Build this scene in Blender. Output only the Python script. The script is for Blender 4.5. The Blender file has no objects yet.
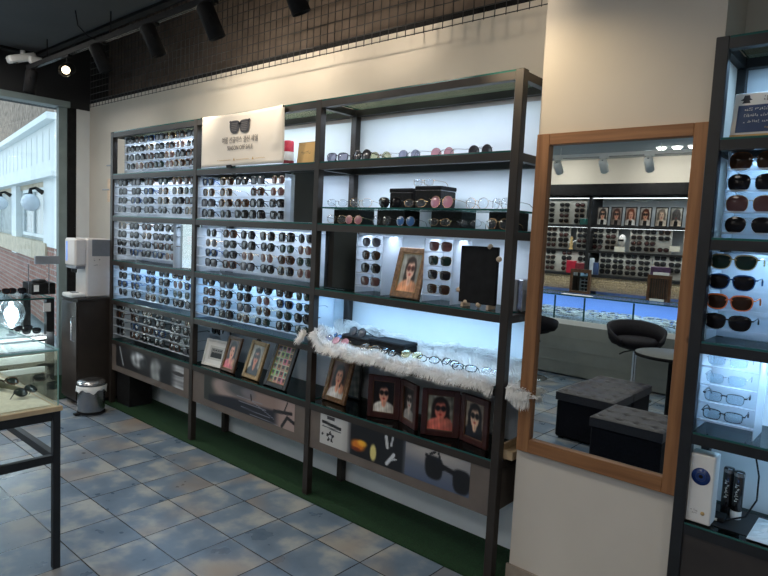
import bpy, math, random
from mathutils import Vector, Matrix
random.seed(7)
COL = bpy.context.scene.collection
PI = math.pi

# ------------------------------------------------------------------ materials
M = {}
def mat(name, col, rough=.5, metal=0, var=.06, scale=30, bump=0, spec=.5, emit=None, es=0, alpha=None, trans=0, coat=0, sheen=0):
    m = bpy.data.materials.new(name); m.use_nodes = True
    nt = m.node_tree; b = nt.nodes['Principled BSDF']
    tc = nt.nodes.new('ShaderNodeTexCoord'); no = nt.nodes.new('ShaderNodeTexNoise')
    no.inputs['Scale'].default_value = scale; no.inputs['Detail'].default_value = 3
    nt.links.new(tc.outputs['Object'], no.inputs['Vector'])
    r = nt.nodes.new('ShaderNodeValToRGB')
    c = list(col)[:3]
    r.color_ramp.elements[0].position = .3; r.color_ramp.elements[1].position = .7
    r.color_ramp.elements[0].color = [max(0, x*(1-var)) for x in c]+[1]
    r.color_ramp.elements[1].color = [min(1, x*(1+var)) for x in c]+[1]
    nt.links.new(no.outputs['Fac'], r.inputs['Fac']); nt.links.new(r.outputs['Color'], b.inputs['Base Color'])
    b.inputs['Roughness'].default_value = rough; b.inputs['Metallic'].default_value = metal
    b.inputs['Specular IOR Level'].default_value = spec
    b.inputs['Coat Weight'].default_value = coat
    b.inputs['Sheen Weight'].default_value = sheen
    if bump:
        bp = nt.nodes.new('ShaderNodeBump'); bp.inputs['Strength'].default_value = bump; bp.inputs['Distance'].default_value = .01
        nt.links.new(no.outputs['Fac'], bp.inputs['Height']); nt.links.new(bp.outputs['Normal'], b.inputs['Normal'])
    if emit:
        b.inputs['Emission Color'].default_value = list(emit)+[1]; b.inputs['Emission Strength'].default_value = es
    if alpha is not None: b.inputs['Alpha'].default_value = alpha
    M[name] = m
    return m

def clear(name, tint, refl=.08, rough=.0, diff=0, dcol=(.9, .95, 1), fres=.5):
    """thin clear sheet: see-through with a fresnel-like gloss, optional milky share"""
    m = bpy.data.materials.new(name); m.use_nodes = True
    nt = m.node_tree; nt.nodes.clear()
    out = nt.nodes.new('ShaderNodeOutputMaterial')
    tr = nt.nodes.new('ShaderNodeBsdfTransparent'); tr.inputs[0].default_value = list(tint)+[1]
    base = tr
    if diff:
        df = nt.nodes.new('ShaderNodeBsdfDiffuse'); tl = nt.nodes.new('ShaderNodeBsdfTranslucent')
        no = nt.nodes.new('ShaderNodeTexNoise'); no.inputs['Scale'].default_value = 20
        rp = nt.nodes.new('ShaderNodeValToRGB'); rp.color_ramp.elements[0].color = [x*.93 for x in dcol]+[1]; rp.color_ramp.elements[1].color = list(dcol)+[1]
        nt.links.new(no.outputs['Fac'], rp.inputs['Fac'])
        nt.links.new(rp.outputs[0], df.inputs[0]); nt.links.new(rp.outputs[0], tl.inputs[0])
        ms = nt.nodes.new('ShaderNodeMixShader'); ms.inputs[0].default_value = .45
        nt.links.new(df.outputs[0], ms.inputs[1]); nt.links.new(tl.outputs[0], ms.inputs[2])
        m2 = nt.nodes.new('ShaderNodeMixShader'); m2.inputs[0].default_value = diff
        nt.links.new(tr.outputs[0], m2.inputs[1]); nt.links.new(ms.outputs[0], m2.inputs[2]); base = m2
    gl = nt.nodes.new('ShaderNodeBsdfGlossy'); gl.inputs['Roughness'].default_value = rough
    lw = nt.nodes.new('ShaderNodeLayerWeight'); lw.inputs['Blend'].default_value = .35
    ma = nt.nodes.new('ShaderNodeMath'); ma.operation = 'MULTIPLY_ADD'; ma.inputs[1].default_value = fres; ma.inputs[2].default_value = refl
    nt.links.new(lw.outputs['Fresnel'], ma.inputs[0])
    mx = nt.nodes.new('ShaderNodeMixShader')
    nt.links.new(ma.outputs[0], mx.inputs[0]); nt.links.new(base.outputs[0], mx.inputs[1]); nt.links.new(gl.outputs[0], mx.inputs[2])
    nt.links.new(mx.outputs[0], out.inputs[0])
    M[name] = m
    return m

mat('wall_beige', (.60, .55, .48), .85, var=.03, scale=4, bump=.05)
mat('wall_white', (.74, .76, .76), .8, var=.03, scale=5)
mat('wall_shelfback', (.78, .84, .88), .6, var=.02, scale=6)
mat('wall_dark', (.115, .088, .070), .8, var=.25, scale=9)
mat('black_ceiling', (.016, .017, .019), .75, var=.2, scale=3)
mat('grey_ceiling', (.032, .034, .037), .7, var=.15, scale=2)
mat('light_ceiling', (.50, .55, .58), .8, var=.04, scale=3)
mat('brown_metal', (.028, .022, .018), .45, .15, var=.15, scale=12)
mat('dark_metal', (.014, .015, .017), .45, .15, var=.2, scale=15)
mat('black_matte', (.010, .010, .011), .75, spec=.2, var=.3, scale=20)
mat('black_gloss', (.010, .010, .012), .12, var=.2, scale=20, coat=.5)
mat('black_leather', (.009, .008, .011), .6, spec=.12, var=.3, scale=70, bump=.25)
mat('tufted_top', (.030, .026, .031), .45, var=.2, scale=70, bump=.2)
mat('fascia', (.125, .102, .088), .6, var=.12, scale=8)
mat('white_plastic', (.78, .78, .76), .35, var=.02)
mat('cream_plastic', (.74, .70, .67), .35, var=.02)
mat('grey_plastic', (.22, .24, .27), .4, var=.05)
mat('steel', (.36, .36, .37), .25, .95, var=.06)
mat('chrome', (.75, .76, .78), .1, 1, var=.03)
mat('cabinet_dark', (.036, .029, .025), .33, var=.25, scale=6)
mat('table_wood', (.50, .37, .22), .5, var=.12, scale=14)
mat('green_turf', (.004, .036, .009), .95, var=.5, scale=160, bump=.8)
mat('fur_white', (.95, .94, .92), .95, var=.05, scale=40, sheen=.4)
mat('cloth_black', (.010, .010, .011), .9, var=.4, scale=90, bump=.3)
mat('cream_mat', (.80, .74, .60), .9, var=.08, scale=50, bump=.3)
mat('baseboard', (.30, .25, .20), .6, var=.08)
mat('white_paint', (.80, .82, .82), .6, var=.03)
mat('counter_front', (.20, .215, .20), .6, var=.08, scale=6)
mat('pale_edge', (.22, .40, .38), .15, var=.1, scale=10)
mat('glass_edge', (.02, .10, .09), .15, var=.2, scale=10)
mat('card_orange', (.72, .46, .17), .6, var=.06, scale=12)
mat('card_white', (.80, .80, .78), .6, var=.02)
mat('red_plastic', (.55, .02, .05), .3, var=.15)
mat('red_dark', (.20, .02, .03), .4, var=.3)
mat('purple_dark', (.06, .025, .07), .5, var=.4)
mat('navy_board', (.035, .07, .17), .5, var=.15, scale=8)
mat('banner_cloth', (.80, .74, .66), .8, var=.02, scale=5)
mat('print_dark', (.05, .05, .06), .7, var=.15, scale=60)
mat('print_grey', (.20, .18, .17), .7, var=.1)
mat('print_gold', (.55, .38, .16), .7, var=.1)
mat('print_cream', (.82, .78, .66), .6, var=.05)
mat('frame_brown', (.10, .045, .02), .4, var=.35, scale=25)
mat('frame_carved', (.17, .085, .035), .38, .2, var=.5, scale=60, bump=.5)
mat('frame_maroon', (.045, .012, .010), .35, var=.3, scale=20)
mat('frame_black', (.012, .010, .010), .4, var=.3)
mat('frame_white', (.75, .74, .70), .5, var=.04)
mat('frame_gold', (.30, .19, .08), .4, .3, var=.3, scale=50)
mat('cork', (.62, .47, .33), .7, var=.15, scale=80)
mat('blue_dial', (.02, .05, .20), .25, var=.3, scale=30)
mat('wood_tray', (.55, .40, .24), .5, var=.12)
mat('plastic_bag', (.62, .70, .76), .25, var=.2, scale=12)
mat('bag_white', (.8, .82, .82), .5, var=.05)
mat('led', (.8, .9, 1), .5, var=0, emit=(.55, .82, 1), es=1.2)
mat('lamp_lit', (1, .9, .7), .5, var=0, emit=(1, .82, .55), es=6)
mat('down_lit', (1, 1, 1), .5, var=0, emit=(1, .97, .9), es=9)
mat('bulb_lit', (1, 1, 1), .5, var=0, emit=(.9, .97, 1), es=9)
mat('counter_led', (.3, .5, 1), .5, var=0, emit=(.14, .28, 1), es=.32)
mat('glow_panel', (.8, .9, 1), .5, var=0, emit=(.75, .93, 1), es=.9)
mat('counter_bed', (.48, .56, .72), .6, var=.5, scale=45)
mat('far_panel', (.40, .385, .34), .6, var=.06)
mat('far_tan', (.34, .26, .15), .6, var=.3, scale=60)
mat('table_grey', (.085, .09, .08), .5, var=.1)
mat('wall_dark_grey', (.05, .055, .055), .6, var=.15, scale=3)  # the wall's own dark grey
mat('mannequin', (.75, .72, .68), .4, var=.05)
mat('grey_post', (.20, .25, .25), .5, var=.12, scale=8)
mat('out_white', (.75, .80, .80), .6, var=.04, scale=3)
mat('out_grey', (.30, .35, .35), .5, var=.2, scale=5)
mat('out_wood', (.52, .44, .32), .7, var=.2, scale=6)
mat('out_shade_strip', (.60, .65, .65), .6)
mat('out_ground', (.42, .44, .45), .8, var=.2, scale=2)
mat('out_rubble', (.20, .155, .12), .9, var=.5, scale=7, bump=.5)
mat('globe', (.62, .68, .74), .25, var=.03)
mat('twig', (.10, .10, .06), .8, var=.4)
# eyewear materials
mat('ac_black', (.008, .008, .009), .18, var=.3)
mat('ac_tort', (.085, .032, .012), .2, var=.7, scale=90)
mat('ac_clear', (.50, .50, .50), .15, var=.1)
mat('ac_navy', (.012, .05, .16), .2, var=.3)
mat('ac_orange', (.72, .17, .05), .25, var=.15)
mat('ac_gold', (.50, .40, .20), .25, .6, var=.15)
mat('ac_grey', (.12, .11, .11), .2, var=.3)
mat('ac_red', (.22, .012, .02), .25, var=.3)
mat('wire_gold', (.60, .42, .22), .2, 1, var=.1)
mat('wire_silver', (.45, .45, .46), .2, 1, var=.1)
mat('wire_black', (.015, .015, .016), .3, .6, var=.1)
def lens(name, col, tint, d):
    clear(name, tint, refl=.015, diff=d, dcol=col, fres=.16, rough=.12)
lens('ln_dark', (.016, .016, .020), (.08, .08, .09), .93)
lens('ln_brown', (.060, .030, .018), (.22, .14, .10), .9)
lens('ln_grey', (.12, .12, .14), (.3, .3, .33), .82)
lens('ln_green', (.025, .055, .045), (.12, .2, .17), .9)
lens('ln_pink', (.80, .40, .46), (.98, .78, .82), .45)
lens('ln_rose', (.17, .085, .08), (.4, .28, .26), .82)
lens('ln_yellow', (.80, .78, .50), (.97, .97, .82), .3)
lens('ln_blue', (.12, .30, .62), (.5, .7, .95), .7)
lens('ln_violet', (.45, .47, .60), (.82, .82, .92), .4)
lens('ln_clear', (.9, .95, 1), (.95, .97, .99), .03)
lens('ln_sheen', (.20, .60, .85), (.95, .98, 1), .09)  # clear lens with its blue highlights mixed in as diffuse colour
lens('ln_red', (.35, .03, .05), (.5, .1, .1), .75)
clear('glass', (.95, .985, .975), refl=.02, fres=.3)
clear('window_glass', (.96, .99, 1), refl=.03)
clear('glass_shelf', (.80, .93, .90), refl=.06)
clear('shelf_glass_dark', (.20, .30, .28), refl=.05)
clear('acrylic', (.92, .96, 1), refl=.04, rough=.1, diff=.42, dcol=(.88, .94, 1))
clear('globe_glass', (.9, .95, 1), refl=.15)

def mirror_mat(name, col, rough=0):
    m = bpy.data.materials.new(name); m.use_nodes = True
    nt = m.node_tree; b = nt.nodes['Principled BSDF']
    no = nt.nodes.new('ShaderNodeTexNoise'); no.inputs['Scale'].default_value = 3
    rp = nt.nodes.new('ShaderNodeValToRGB'); rp.color_ramp.elements[0].color = [x*.985 for x in col]+[1]; rp.color_ramp.elements[1].color = list(col)+[1]
    nt.links.new(no.outputs['Fac'], rp.inputs['Fac']); nt.links.new(rp.outputs[0], b.inputs['Base Color'])
    b.inputs['Metallic'].default_value = 1; b.inputs['Roughness'].default_value = rough
    M[name] = m
mirror_mat('mirror', (.74, .79, .78))

def wood_mat(name, c1, c2, axis=2, sc=3.0):
    m = bpy.data.materials.new(name); m.use_nodes = True
    nt = m.node_tree; b = nt.nodes['Principled BSDF']
    tc = nt.nodes.new('ShaderNodeTexCoord'); mp = nt.nodes.new('ShaderNodeMapping')
    s = [26, 26, 26]; s[axis] = 1.4; mp.inputs['Scale'].default_value = s
    nt.links.new(tc.outputs['Object'], mp.inputs['Vector'])
    n1 = nt.nodes.new('ShaderNodeTexNoise'); n1.inputs['Scale'].default_value = 2.2; n1.inputs['Detail'].default_value = 5
    nt.links.new(mp.outputs[0], n1.inputs['Vector'])
    rp = nt.nodes.new('ShaderNodeValToRGB'); rp.color_ramp.elements[0].color = list(c1)+[1]; rp.color_ramp.elements[1].color = list(c2)+[1]
    rp.color_ramp.elements[0].position = .3; rp.color_ramp.elements[1].position = .72
    nt.links.new(n1.outputs['Fac'], rp.inputs['Fac'])
    # knots
    vo = nt.nodes.new('ShaderNodeTexVoronoi'); vo.inputs['Scale'].default_value = 5.5
    nt.links.new(tc.outputs['Object'], vo.inputs['Vector'])
    kr = nt.nodes.new('ShaderNodeValToRGB'); kr.color_ramp.elements[0].position = .05; kr.color_ramp.elements[1].position = .11
    kr.color_ramp.elements[0].color = (.06, .02, .01, 1); kr.color_ramp.elements[1].color = (1, 1, 1, 1)
    nt.links.new(vo.outputs['Distance'], kr.inputs['Fac'])
    mx = nt.nodes.new('ShaderNodeMix'); mx.data_type = 'RGBA'; mx.blend_type = 'MULTIPLY'; mx.inputs[0].default_value = .8
    nt.links.new(rp.outputs[0], mx.inputs[6]); nt.links.new(kr.outputs[0], mx.inputs[7]); nt.links.new(mx.outputs[2], b.inputs['Base Color'])
    b.inputs['Roughness'].default_value = .5
    M[name] = m
wood_mat('pine_v', (.19, .078, .026), (.32, .148, .056), 2)
wood_mat('pine_h', (.19, .078, .026), (.32, .148, .056), 0)

def floor_mat():
    m = bpy.data.materials.new('slate_tiles'); m.use_nodes = True; nt = m.node_tree; b = nt.nodes['Principled BSDF']
    N = nt.nodes.new; L = nt.links.new
    tc = N('ShaderNodeTexCoord'); mp = N('ShaderNodeMapping')
    mp.inputs['Location'].default_value = (2.94/.3, .61/.3, 0); mp.inputs['Scale'].default_value = (1/.3, 1/.3, 1)
    L(tc.outputs['Object'], mp.inputs['Vector'])
    br = N('ShaderNodeTexBrick'); br.offset = 0; br.squash = 1
    br.inputs['Scale'].default_value = 1; br.inputs['Brick Width'].default_value = 1; br.inputs['Row Height'].default_value = 1
    br.inputs['Mortar Size'].default_value = .011; br.inputs['Mortar Smooth'].default_value = .3; br.inputs['Bias'].default_value = 0
    br.inputs['Color1'].default_value = (0, 0, 0, 1); br.inputs['Color2'].default_value = (1, 1, 1, 1)
    L(mp.outputs[0], br.inputs['Vector'])
    # per-tile offset so that every tile has its own clouding
    fl = N('ShaderNodeVectorMath'); fl.operation = 'FLOOR'; L(mp.outputs[0], fl.inputs[0])
    wn = N('ShaderNodeTexWhiteNoise'); wn.noise_dimensions = '3D'; L(fl.outputs[0], wn.inputs['Vector'])
    ad = N('ShaderNodeVectorMath'); ad.operation = 'MULTIPLY_ADD'; L(wn.outputs['Color'], ad.inputs[0]); ad.inputs[1].default_value = (9, 9, 9); L(mp.outputs[0], ad.inputs[2])
    n1 = N('ShaderNodeTexNoise'); n1.inputs['Scale'].default_value = 1.5; n1.inputs['Detail'].default_value = 4; n1.inputs['Roughness'].default_value = .52
    L(ad.outputs[0], n1.inputs['Vector'])
    rp = N('ShaderNodeValToRGB'); e = rp.color_ramp.elements
    e[0].position = .15; e[0].color = (.055, .095, .15, 1); e[1].position = .66; e[1].color = (.33, .35, .35, 1)
    x = e.new(.5); x.color = (.145, .20, .27, 1)
    L(n1.outputs['Fac'], rp.inputs['Fac'])
    n3 = N('ShaderNodeTexNoise'); n3.inputs['Scale'].default_value = .55; n3.inputs['Detail'].default_value = 2; L(ad.outputs[0], n3.inputs['Vector'])
    r3 = N('ShaderNodeValToRGB'); r3.color_ramp.elements[0].position = .53; r3.color_ramp.elements[1].position = .76; L(n3.outputs['Fac'], r3.inputs['Fac'])
    mb = N('ShaderNodeMix'); mb.data_type = 'RGBA'; L(r3.outputs[0], mb.inputs[0]); L(rp.outputs[0], mb.inputs[6]); mb.inputs[7].default_value = (.27, .22, .175, 1)
    mg = N('ShaderNodeMix'); mg.data_type = 'RGBA'; L(br.outputs['Fac'], mg.inputs[0]); L(mb.outputs[2], mg.inputs[6]); mg.inputs[7].default_value = (.035, .035, .035, 1)
    L(mg.outputs[2], b.inputs['Base Color'])
    rr = N('ShaderNodeMapRange'); L(n1.outputs['Fac'], rr.inputs[0]); rr.inputs[3].default_value = .20; rr.inputs[4].default_value = .42
    rm = N('ShaderNodeMix'); L(br.outputs['Fac'], rm.inputs[0]); L(rr.outputs[0], rm.inputs[2]); rm.inputs[3].default_value = .16; L(rm.outputs[0], b.inputs['Roughness'])
    bp = N('ShaderNodeBump'); bp.inputs['Strength'].default_value = .5; bp.inputs['Distance'].default_value = .004; bp.invert = True
    ma = N('ShaderNodeMath'); ma.operation = 'MULTIPLY_ADD'; L(n1.outputs['Fac'], ma.inputs[0]); ma.inputs[1].default_value = .5; L(br.outputs['Fac'], ma.inputs[2])
    L(ma.outputs[0], bp.inputs['Height']); L(bp.outputs['Normal'], b.inputs['Normal'])
    M['floor'] = m
floor_mat()

def brick_mat():
    m = bpy.data.materials.new('red_brick'); m.use_nodes = True; nt = m.node_tree; b = nt.nodes['Principled BSDF']
    tc = nt.nodes.new('ShaderNodeTexCoord'); mp = nt.nodes.new('ShaderNodeMapping'); mp.inputs['Rotation'].default_value = (PI/2, 0, 0)
    nt.links.new(tc.outputs['Object'], mp.inputs[0])
    br = nt.nodes.new('ShaderNodeTexBrick'); br.inputs['Scale'].default_value = 3.2; br.inputs['Color1'].default_value = (.24, .09, .06, 1); br.inputs['Color2'].default_value = (.32, .14, .10, 1)
    br.inputs['Mortar'].default_value = (.30, .27, .24, 1); br.inputs['Mortar Size'].default_value = .03
    nt.links.new(mp.outputs[0], br.inputs[0]); nt.links.new(br.outputs[0], b.inputs['Base Color']); b.inputs['Roughness'].default_value = .9
    M['brick'] = m
brick_mat()

# colour-attribute material for printed pictures
def print_mat(name, rough):
    m = bpy.data.materials.new(name); m.use_nodes = True; nt = m.node_tree; b = nt.nodes['Principled BSDF']
    at = nt.nodes.new('ShaderNodeAttribute'); at.attribute_name = 'Print'
    no = nt.nodes.new('ShaderNodeTexNoise'); no.inputs['Scale'].default_value = 60
    mx = nt.nodes.new('ShaderNodeMix'); mx.data_type = 'RGBA'; mx.blend_type = 'MULTIPLY'; mx.inputs[0].default_value = .12
    nt.links.new(at.outputs['Color'], mx.inputs[6]); nt.links.new(no.outputs['Color'], mx.inputs[7]); nt.links.new(mx.outputs[2], b.inputs['Base Color'])
    b.inputs['Roughness'].default_value = rough
    M[name] = m
print_mat('photo_print', .3); print_mat('panel_print', .45)

# ------------------------------------------------------------------ mesh builder
class MB:
    def __init__(s): s.v = []; s.f = []; s.m = []; s.X = Matrix.Identity(4); s.mi = 0; s.sm = []
    def add(s, vs, fs, smooth=False):
        o = len(s.v); s.v += [tuple(s.X @ Vector(p)) for p in vs]
        for f in fs: s.f.append([o+i for i in f]); s.m.append(s.mi); s.sm.append(smooth)
        return s
    def box(s, a, b, edge=None, bev=0):
        x0, x1 = sorted((a[0], b[0])); y0, y1 = sorted((a[1], b[1])); z0, z1 = sorted((a[2], b[2]))
        if bev:
            # chamfered box
            c = bev; vs = []; 
            idx = {}
            for ix, X in enumerate((x0, x1)):
                for iy, Y in enumerate((y0, y1)):
                    for iz, Z in enumerate((z0, z1)):
                        sx = c if ix == 0 else -c; sy = c if iy == 0 else -c; sz = c if iz == 0 else -c
                        for k, p in enumerate(((X, Y+sy, Z+sz), (X+sx, Y, Z+sz), (X+sx, Y+sy, Z))):
                            idx[(ix, iy, iz, k)] = len(vs); vs.append(p)
            g = lambda *t: idx[t]
            fs = []
            for ix in (0, 1):
                q = [g(ix, 0, 0, 0), g(ix, 1, 0, 0), g(ix, 1, 1, 0), g(ix, 0, 1, 0)]; fs.append(q if ix else q[::-1])
            for iy in (0, 1):
                q = [g(0, iy, 0, 1), g(0, iy, 1, 1), g(1, iy, 1, 1), g(1, iy, 0, 1)]; fs.append(q if iy else q[::-1])
            for iz in (0, 1):
                q = [g(0, 0, iz, 2), g(1, 0, iz, 2), g(1, 1, iz, 2), g(0, 1, iz, 2)]; fs.append(q if iz else q[::-1])
            for iy in (0, 1):
                for iz in (0, 1):
                    fs.append([g(0, iy, iz, 1), g(1, iy, iz, 1), g(1, iy, iz, 2), g(0, iy, iz, 2)])
            for ix in (0, 1):
                for iz in (0, 1):
                    fs.append([g(ix, 0, iz, 0), g(ix, 1, iz, 0), g(ix, 1, iz, 2), g(ix, 0, iz, 2)])
            for ix in (0, 1):
                for iy in (0, 1):
                    fs.append([g(ix, iy, 0, 0), g(ix, iy, 1, 0), g(ix, iy, 1, 1), g(ix, iy, 0, 1)])
            for ix in (0, 1):
                for iy in (0, 1):
                    for iz in (0, 1): fs.append([g(ix, iy, iz, k) for k in range(3)])
            return s.add(vs, fs)
        vs = [(x0, y0, z0), (x1, y0, z0), (x1, y1, z0), (x0, y1, z0), (x0, y0, z1), (x1, y0, z1), (x1, y1, z1), (x0, y1, z1)]
        fs = [(3, 2, 1, 0), (4, 5, 6, 7), (0, 1, 5, 4), (1, 2, 6, 5), (2, 3, 7, 6), (3, 0, 4, 7)]
        if edge is None: return s.add(vs, fs)
        s.add(vs, fs[:2]); k = s.mi; s.mi = edge; s.add(vs, fs[2:]); s.mi = k
        return s
    def tube(s, pts, r, n=8, caps=True, closed=False, flat=1.0):
        P = [Vector(p) for p in pts]; N = len(P); rings = []
        for i, p in enumerate(P):
            if closed: t = P[(i+1) % N]-P[i-1]
            else: t = P[min(i+1, N-1)]-P[max(i-1, 0)]
            t.normalize()
            up = Vector((0, 0, 1)) if abs(t.z) < .95 else Vector((0, 1, 0))
            a = t.cross(up).normalized(); b = a.cross(t)
            rr = r[i] if isinstance(r, (list, tuple)) else r
            rings.append([tuple(p+a*math.cos(2*PI*k/n)*rr+b*math.sin(2*PI*k/n)*rr*flat) for k in range(n)])
        vs = [q for g in rings for q in g]; fs = []
        for i in range(N if closed else N-1):
            j = (i+1) % N
            for k in range(n): fs.append((i*n+k, i*n+(k+1) % n, j*n+(k+1) % n, j*n+k))
        s.add(vs, fs, True)
        if caps and not closed: s.add(rings[0], [tuple(range(n))[::-1]]); s.add(rings[-1], [tuple(range(n))])
        return s
    def lathe(s, prof, n=24, c=(0, 0, 0), cap=True):
        vs = []; fs = []
        for (r, z) in prof:
            for k in range(n): vs.append((c[0]+r*math.cos(2*PI*k/n), c[1]+r*math.sin(2*PI*k/n), c[2]+z))
        for i in range(len(prof)-1):
            for k in range(n): fs.append((i*n+k, i*n+(k+1) % n, (i+1)*n+(k+1) % n, (i+1)*n+k))
        s.add(vs, fs, True)
        if cap:
            s.add(vs[:n], [tuple(range(n))[::-1]]); s.add(vs[-n:], [tuple(range(n))])
        return s
    def prism(s, pts, y0, y1):
        """polygon in xz extruded along y"""
        n = len(pts); vs = [(x, y0, z) for x, z in pts]+[(x, y1, z) for x, z in pts]
        fs = [tuple(range(n)), tuple(range(2*n-1, n-1, -1))]+[(i, n+i, n+(i+1) % n, (i+1) % n) for i in range(n)]
        return s.add(vs, fs)
    def mesh(s, name, mats):
        me = bpy.data.meshes.new(name); me.from_pydata(s.v, [], s.f)
        for m in (mats if isinstance(mats, (list, tuple)) else [mats]): me.materials.append(M[m] if isinstance(m, str) else m)
        me.polygons.foreach_set('material_index', s.m); me.polygons.foreach_set('use_smooth', s.sm); me.update()
        return me
    def build(s, name, mats, parent=None, loc=None, rz=0, bevel=0):
        o = bpy.data.objects.new(name, s.mesh(name, mats)); COL.objects.link(o)
        if parent: o.parent = parent
        if loc: o.location = loc
        if rz: o.rotation_euler.z = rz
        if bevel:
            b = o.modifiers.new('bevel', 'BEVEL'); b.width = bevel; b.segments = 2; b.limit_method = 'ANGLE'
        return o

def at(*a): return Matrix.Translation(a)
def tag(o, label, cat, group=None, kind=None):
    if label: o['label'] = label
    if cat: o['category'] = cat
    if group: o['group'] = group
    if kind: o['kind'] = kind
    return o
def thing(name, label, cat, loc=(0, 0, 0), rz=0, group=None, rx=0, ry=0):
    o = bpy.data.objects.new(name, None); COL.objects.link(o); o.location = loc; o.rotation_euler = (rx, ry, rz); o.empty_display_size = .05
    return tag(o, label, cat, group)
def struct(name, mb, mats, label=None, parent=None):
    o = mb.build(name, mats, parent)
    if not parent: o['kind'] = 'structure'
    if label: o['label'] = label
    if not parent: o['category'] = name.split('_')[0]
    return o
def copy_tree(o, parent=None):
    c = o.copy(); COL.objects.link(c)
    if parent: c.parent = parent
    for ch in o.children: copy_tree(ch, c)
    return c
def BX(a, b, **k): return MB().box(a, b, **k)

# picture painted cell by cell into a colour attribute (a printed image on a flat sheet)
def srgb(c): return tuple(((x/12.92) if x <= .04045 else ((x+.055)/1.055)**2.4) for x in c)
def picture(name, w, h, nx, ny, fn, matname, parent=None, loc=None, rx=0, rz=0):
    vs = []; fs = []; cols = []
    for j in range(ny+1):
        for i in range(nx+1): vs.append((w*(i/nx-.5), 0, h*j/ny))
    for j in range(ny):
        for i in range(nx):
            a = j*(nx+1)+i; fs.append((a, a+1, a+nx+2, a+nx+1)); cols.append(srgb(fn((i+.5)/nx, (j+.5)/ny)))
    me = bpy.data.meshes.new(name); me.from_pydata(vs, [], fs)
    ca = me.color_attributes.new('Print', 'FLOAT_COLOR', 'CORNER'); buf = []
    for c in cols: buf += list(c)[:3]+[1]; buf += list(c)[:3]+[1]; buf += list(c)[:3]+[1]; buf += list(c)[:3]+[1]
    ca.data.foreach_set('color', buf); me.materials.append(M[matname])
    o = bpy.data.objects.new(name, me); COL.objects.link(o)
    if parent: o.parent = parent
    if loc: o.location = loc
    o.rotation_euler = (rx, 0, rz)
    return o
def lerp(a, b, t): t = max(0, min(1, t)); return tuple(x+(y-x)*t for x, y in zip(a, b))
def ell(u, v, cx, cy, rx, ry, soft=.12):
    d = math.hypot((u-cx)/rx, (v-cy)/ry); return max(0, min(1, (1+soft-d)/(2*soft)))
def noise(u, v, s=1):
    return (math.sin(u*12.9*s+v*7.3*s+1.3)+math.sin(u*5.1*s-v*17.7*s+.7)+math.sin(u*29.3*s+v*3.9*s))/6+.5

def text_mesh(name, body, size, matname, parent, loc, rx=PI/2, rz=0, align='CENTER', ext=.0006, sx=1):
    cu = bpy.data.curves.new(name, 'FONT'); cu.body = body; cu.size = size; cu.align_x = align; cu.align_y = 'CENTER'; cu.extrude = ext; cu.resolution_u = 3
    t = bpy.data.objects.new('tmp_text', cu); COL.objects.link(t)
    dg = bpy.context.evaluated_depsgraph_get(); dg.update()
    me = bpy.data.meshes.new_from_object(t.evaluated_get(dg)); bpy.data.objects.remove(t); me.name = name
    me.materials.clear(); me.materials.append(M[matname])
    o = bpy.data.objects.new(name, me); COL.objects.link(o); o.parent = parent; o.location = loc; o.rotation_euler = (rx, 0, rz); o.scale = (sx, 1, 1)
    return o

# ------------------------------------------------------------------ camera
cam = bpy.data.cameras.new('camera'); co = bpy.data.objects.new('camera', cam); COL.objects.link(co)
yaw, pit, rol = .7157, -.0885, .0481
f = Vector((-math.sin(yaw)*math.cos(pit), math.cos(yaw)*math.cos(pit), math.sin(pit)))
r = Vector((math.cos(yaw), math.sin(yaw), 0)); u = r.cross(f)
r2 = r*math.cos(rol)+u*math.sin(rol); u2 = -r*math.sin(rol)+u*math.cos(rol)
co.matrix_world = Matrix(((r2.x, u2.x, -f.x, .4075), (r2.y, u2.y, -f.y, -2.3561), (r2.z, u2.z, -f.z, 1.5459), (0, 0, 0, 1)))
cam.sensor_width = 36; cam.lens = 612.2/768*36; cam.clip_start = .05; cam.clip_end = 200
bpy.context.scene.camera = co
vs = bpy.context.scene.view_settings; vs.view_transform = 'Standard'; vs.look = 'None'; vs.gamma = 1; vs.exposure = .34; vs.use_curve_mapping = False
ZT, ZA, ZB, ZC, ZD, ZE, ZF = 2.263, 1.926, 1.587, 1.224, .898, .565, .30
XP = [-4.643, -3.401, -2.164, -.927]
# ------------------------------------------------------------------ setting
XL = -5.85; CY = .04
struct('floor', BX((-6.1, -5.6, -.08), (3.3, .5, 0)), 'floor', 'blue-grey slate tiled floor')
struct('wall_back', BX((-6.1, .32, 0), (-.5, .5, 2.67)), 'wall_beige', 'long wall behind the shelving, beige above and white behind the shelves')
struct('wall_alcove', BX((-.5, .32, 0), (3.3, .5, 3.4)), 'wall_beige')
struct('trim_1', BX((-4.75, .306, .0), (-.86, .3195, 2.2)), 'wall_shelfback', 'white backing board behind the shelving')
struct('trim_2', BX((-.16, .306, 0), (1.3, .3195, 2.28)), 'wall_shelfback', 'white backing board behind the right shelving unit')
struct('wall_upper', BX((-6.1, .5, 2.5), (-.5, .6, 3.45)), 'wall_dark', 'dark brown wall above the beige wall, behind the wire mesh')
struct('trim_3', BX((-6.1, .32, 2.671), (-.86, .5, 2.70)), 'black_matte')
struct('wall_column', BX((-.852, CY, 0), (-.172, .319, 3.4)), 'wall_beige', 'beige column carrying the wooden mirror')
struct('baseboard_column', BX((-.862, CY-.012, 0), (-.184, CY, .10)), 'baseboard', 'brown baseboard at the foot of the column')
struct('wall_opposite', BX((-6.1, -5.5, 0), (3.3, -5.3, 2.9)), 'wall_beige')
struct('wall_right', BX((3.1, -5.5, 0), (3.3, .5, 3.4)), 'wall_beige')
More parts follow.
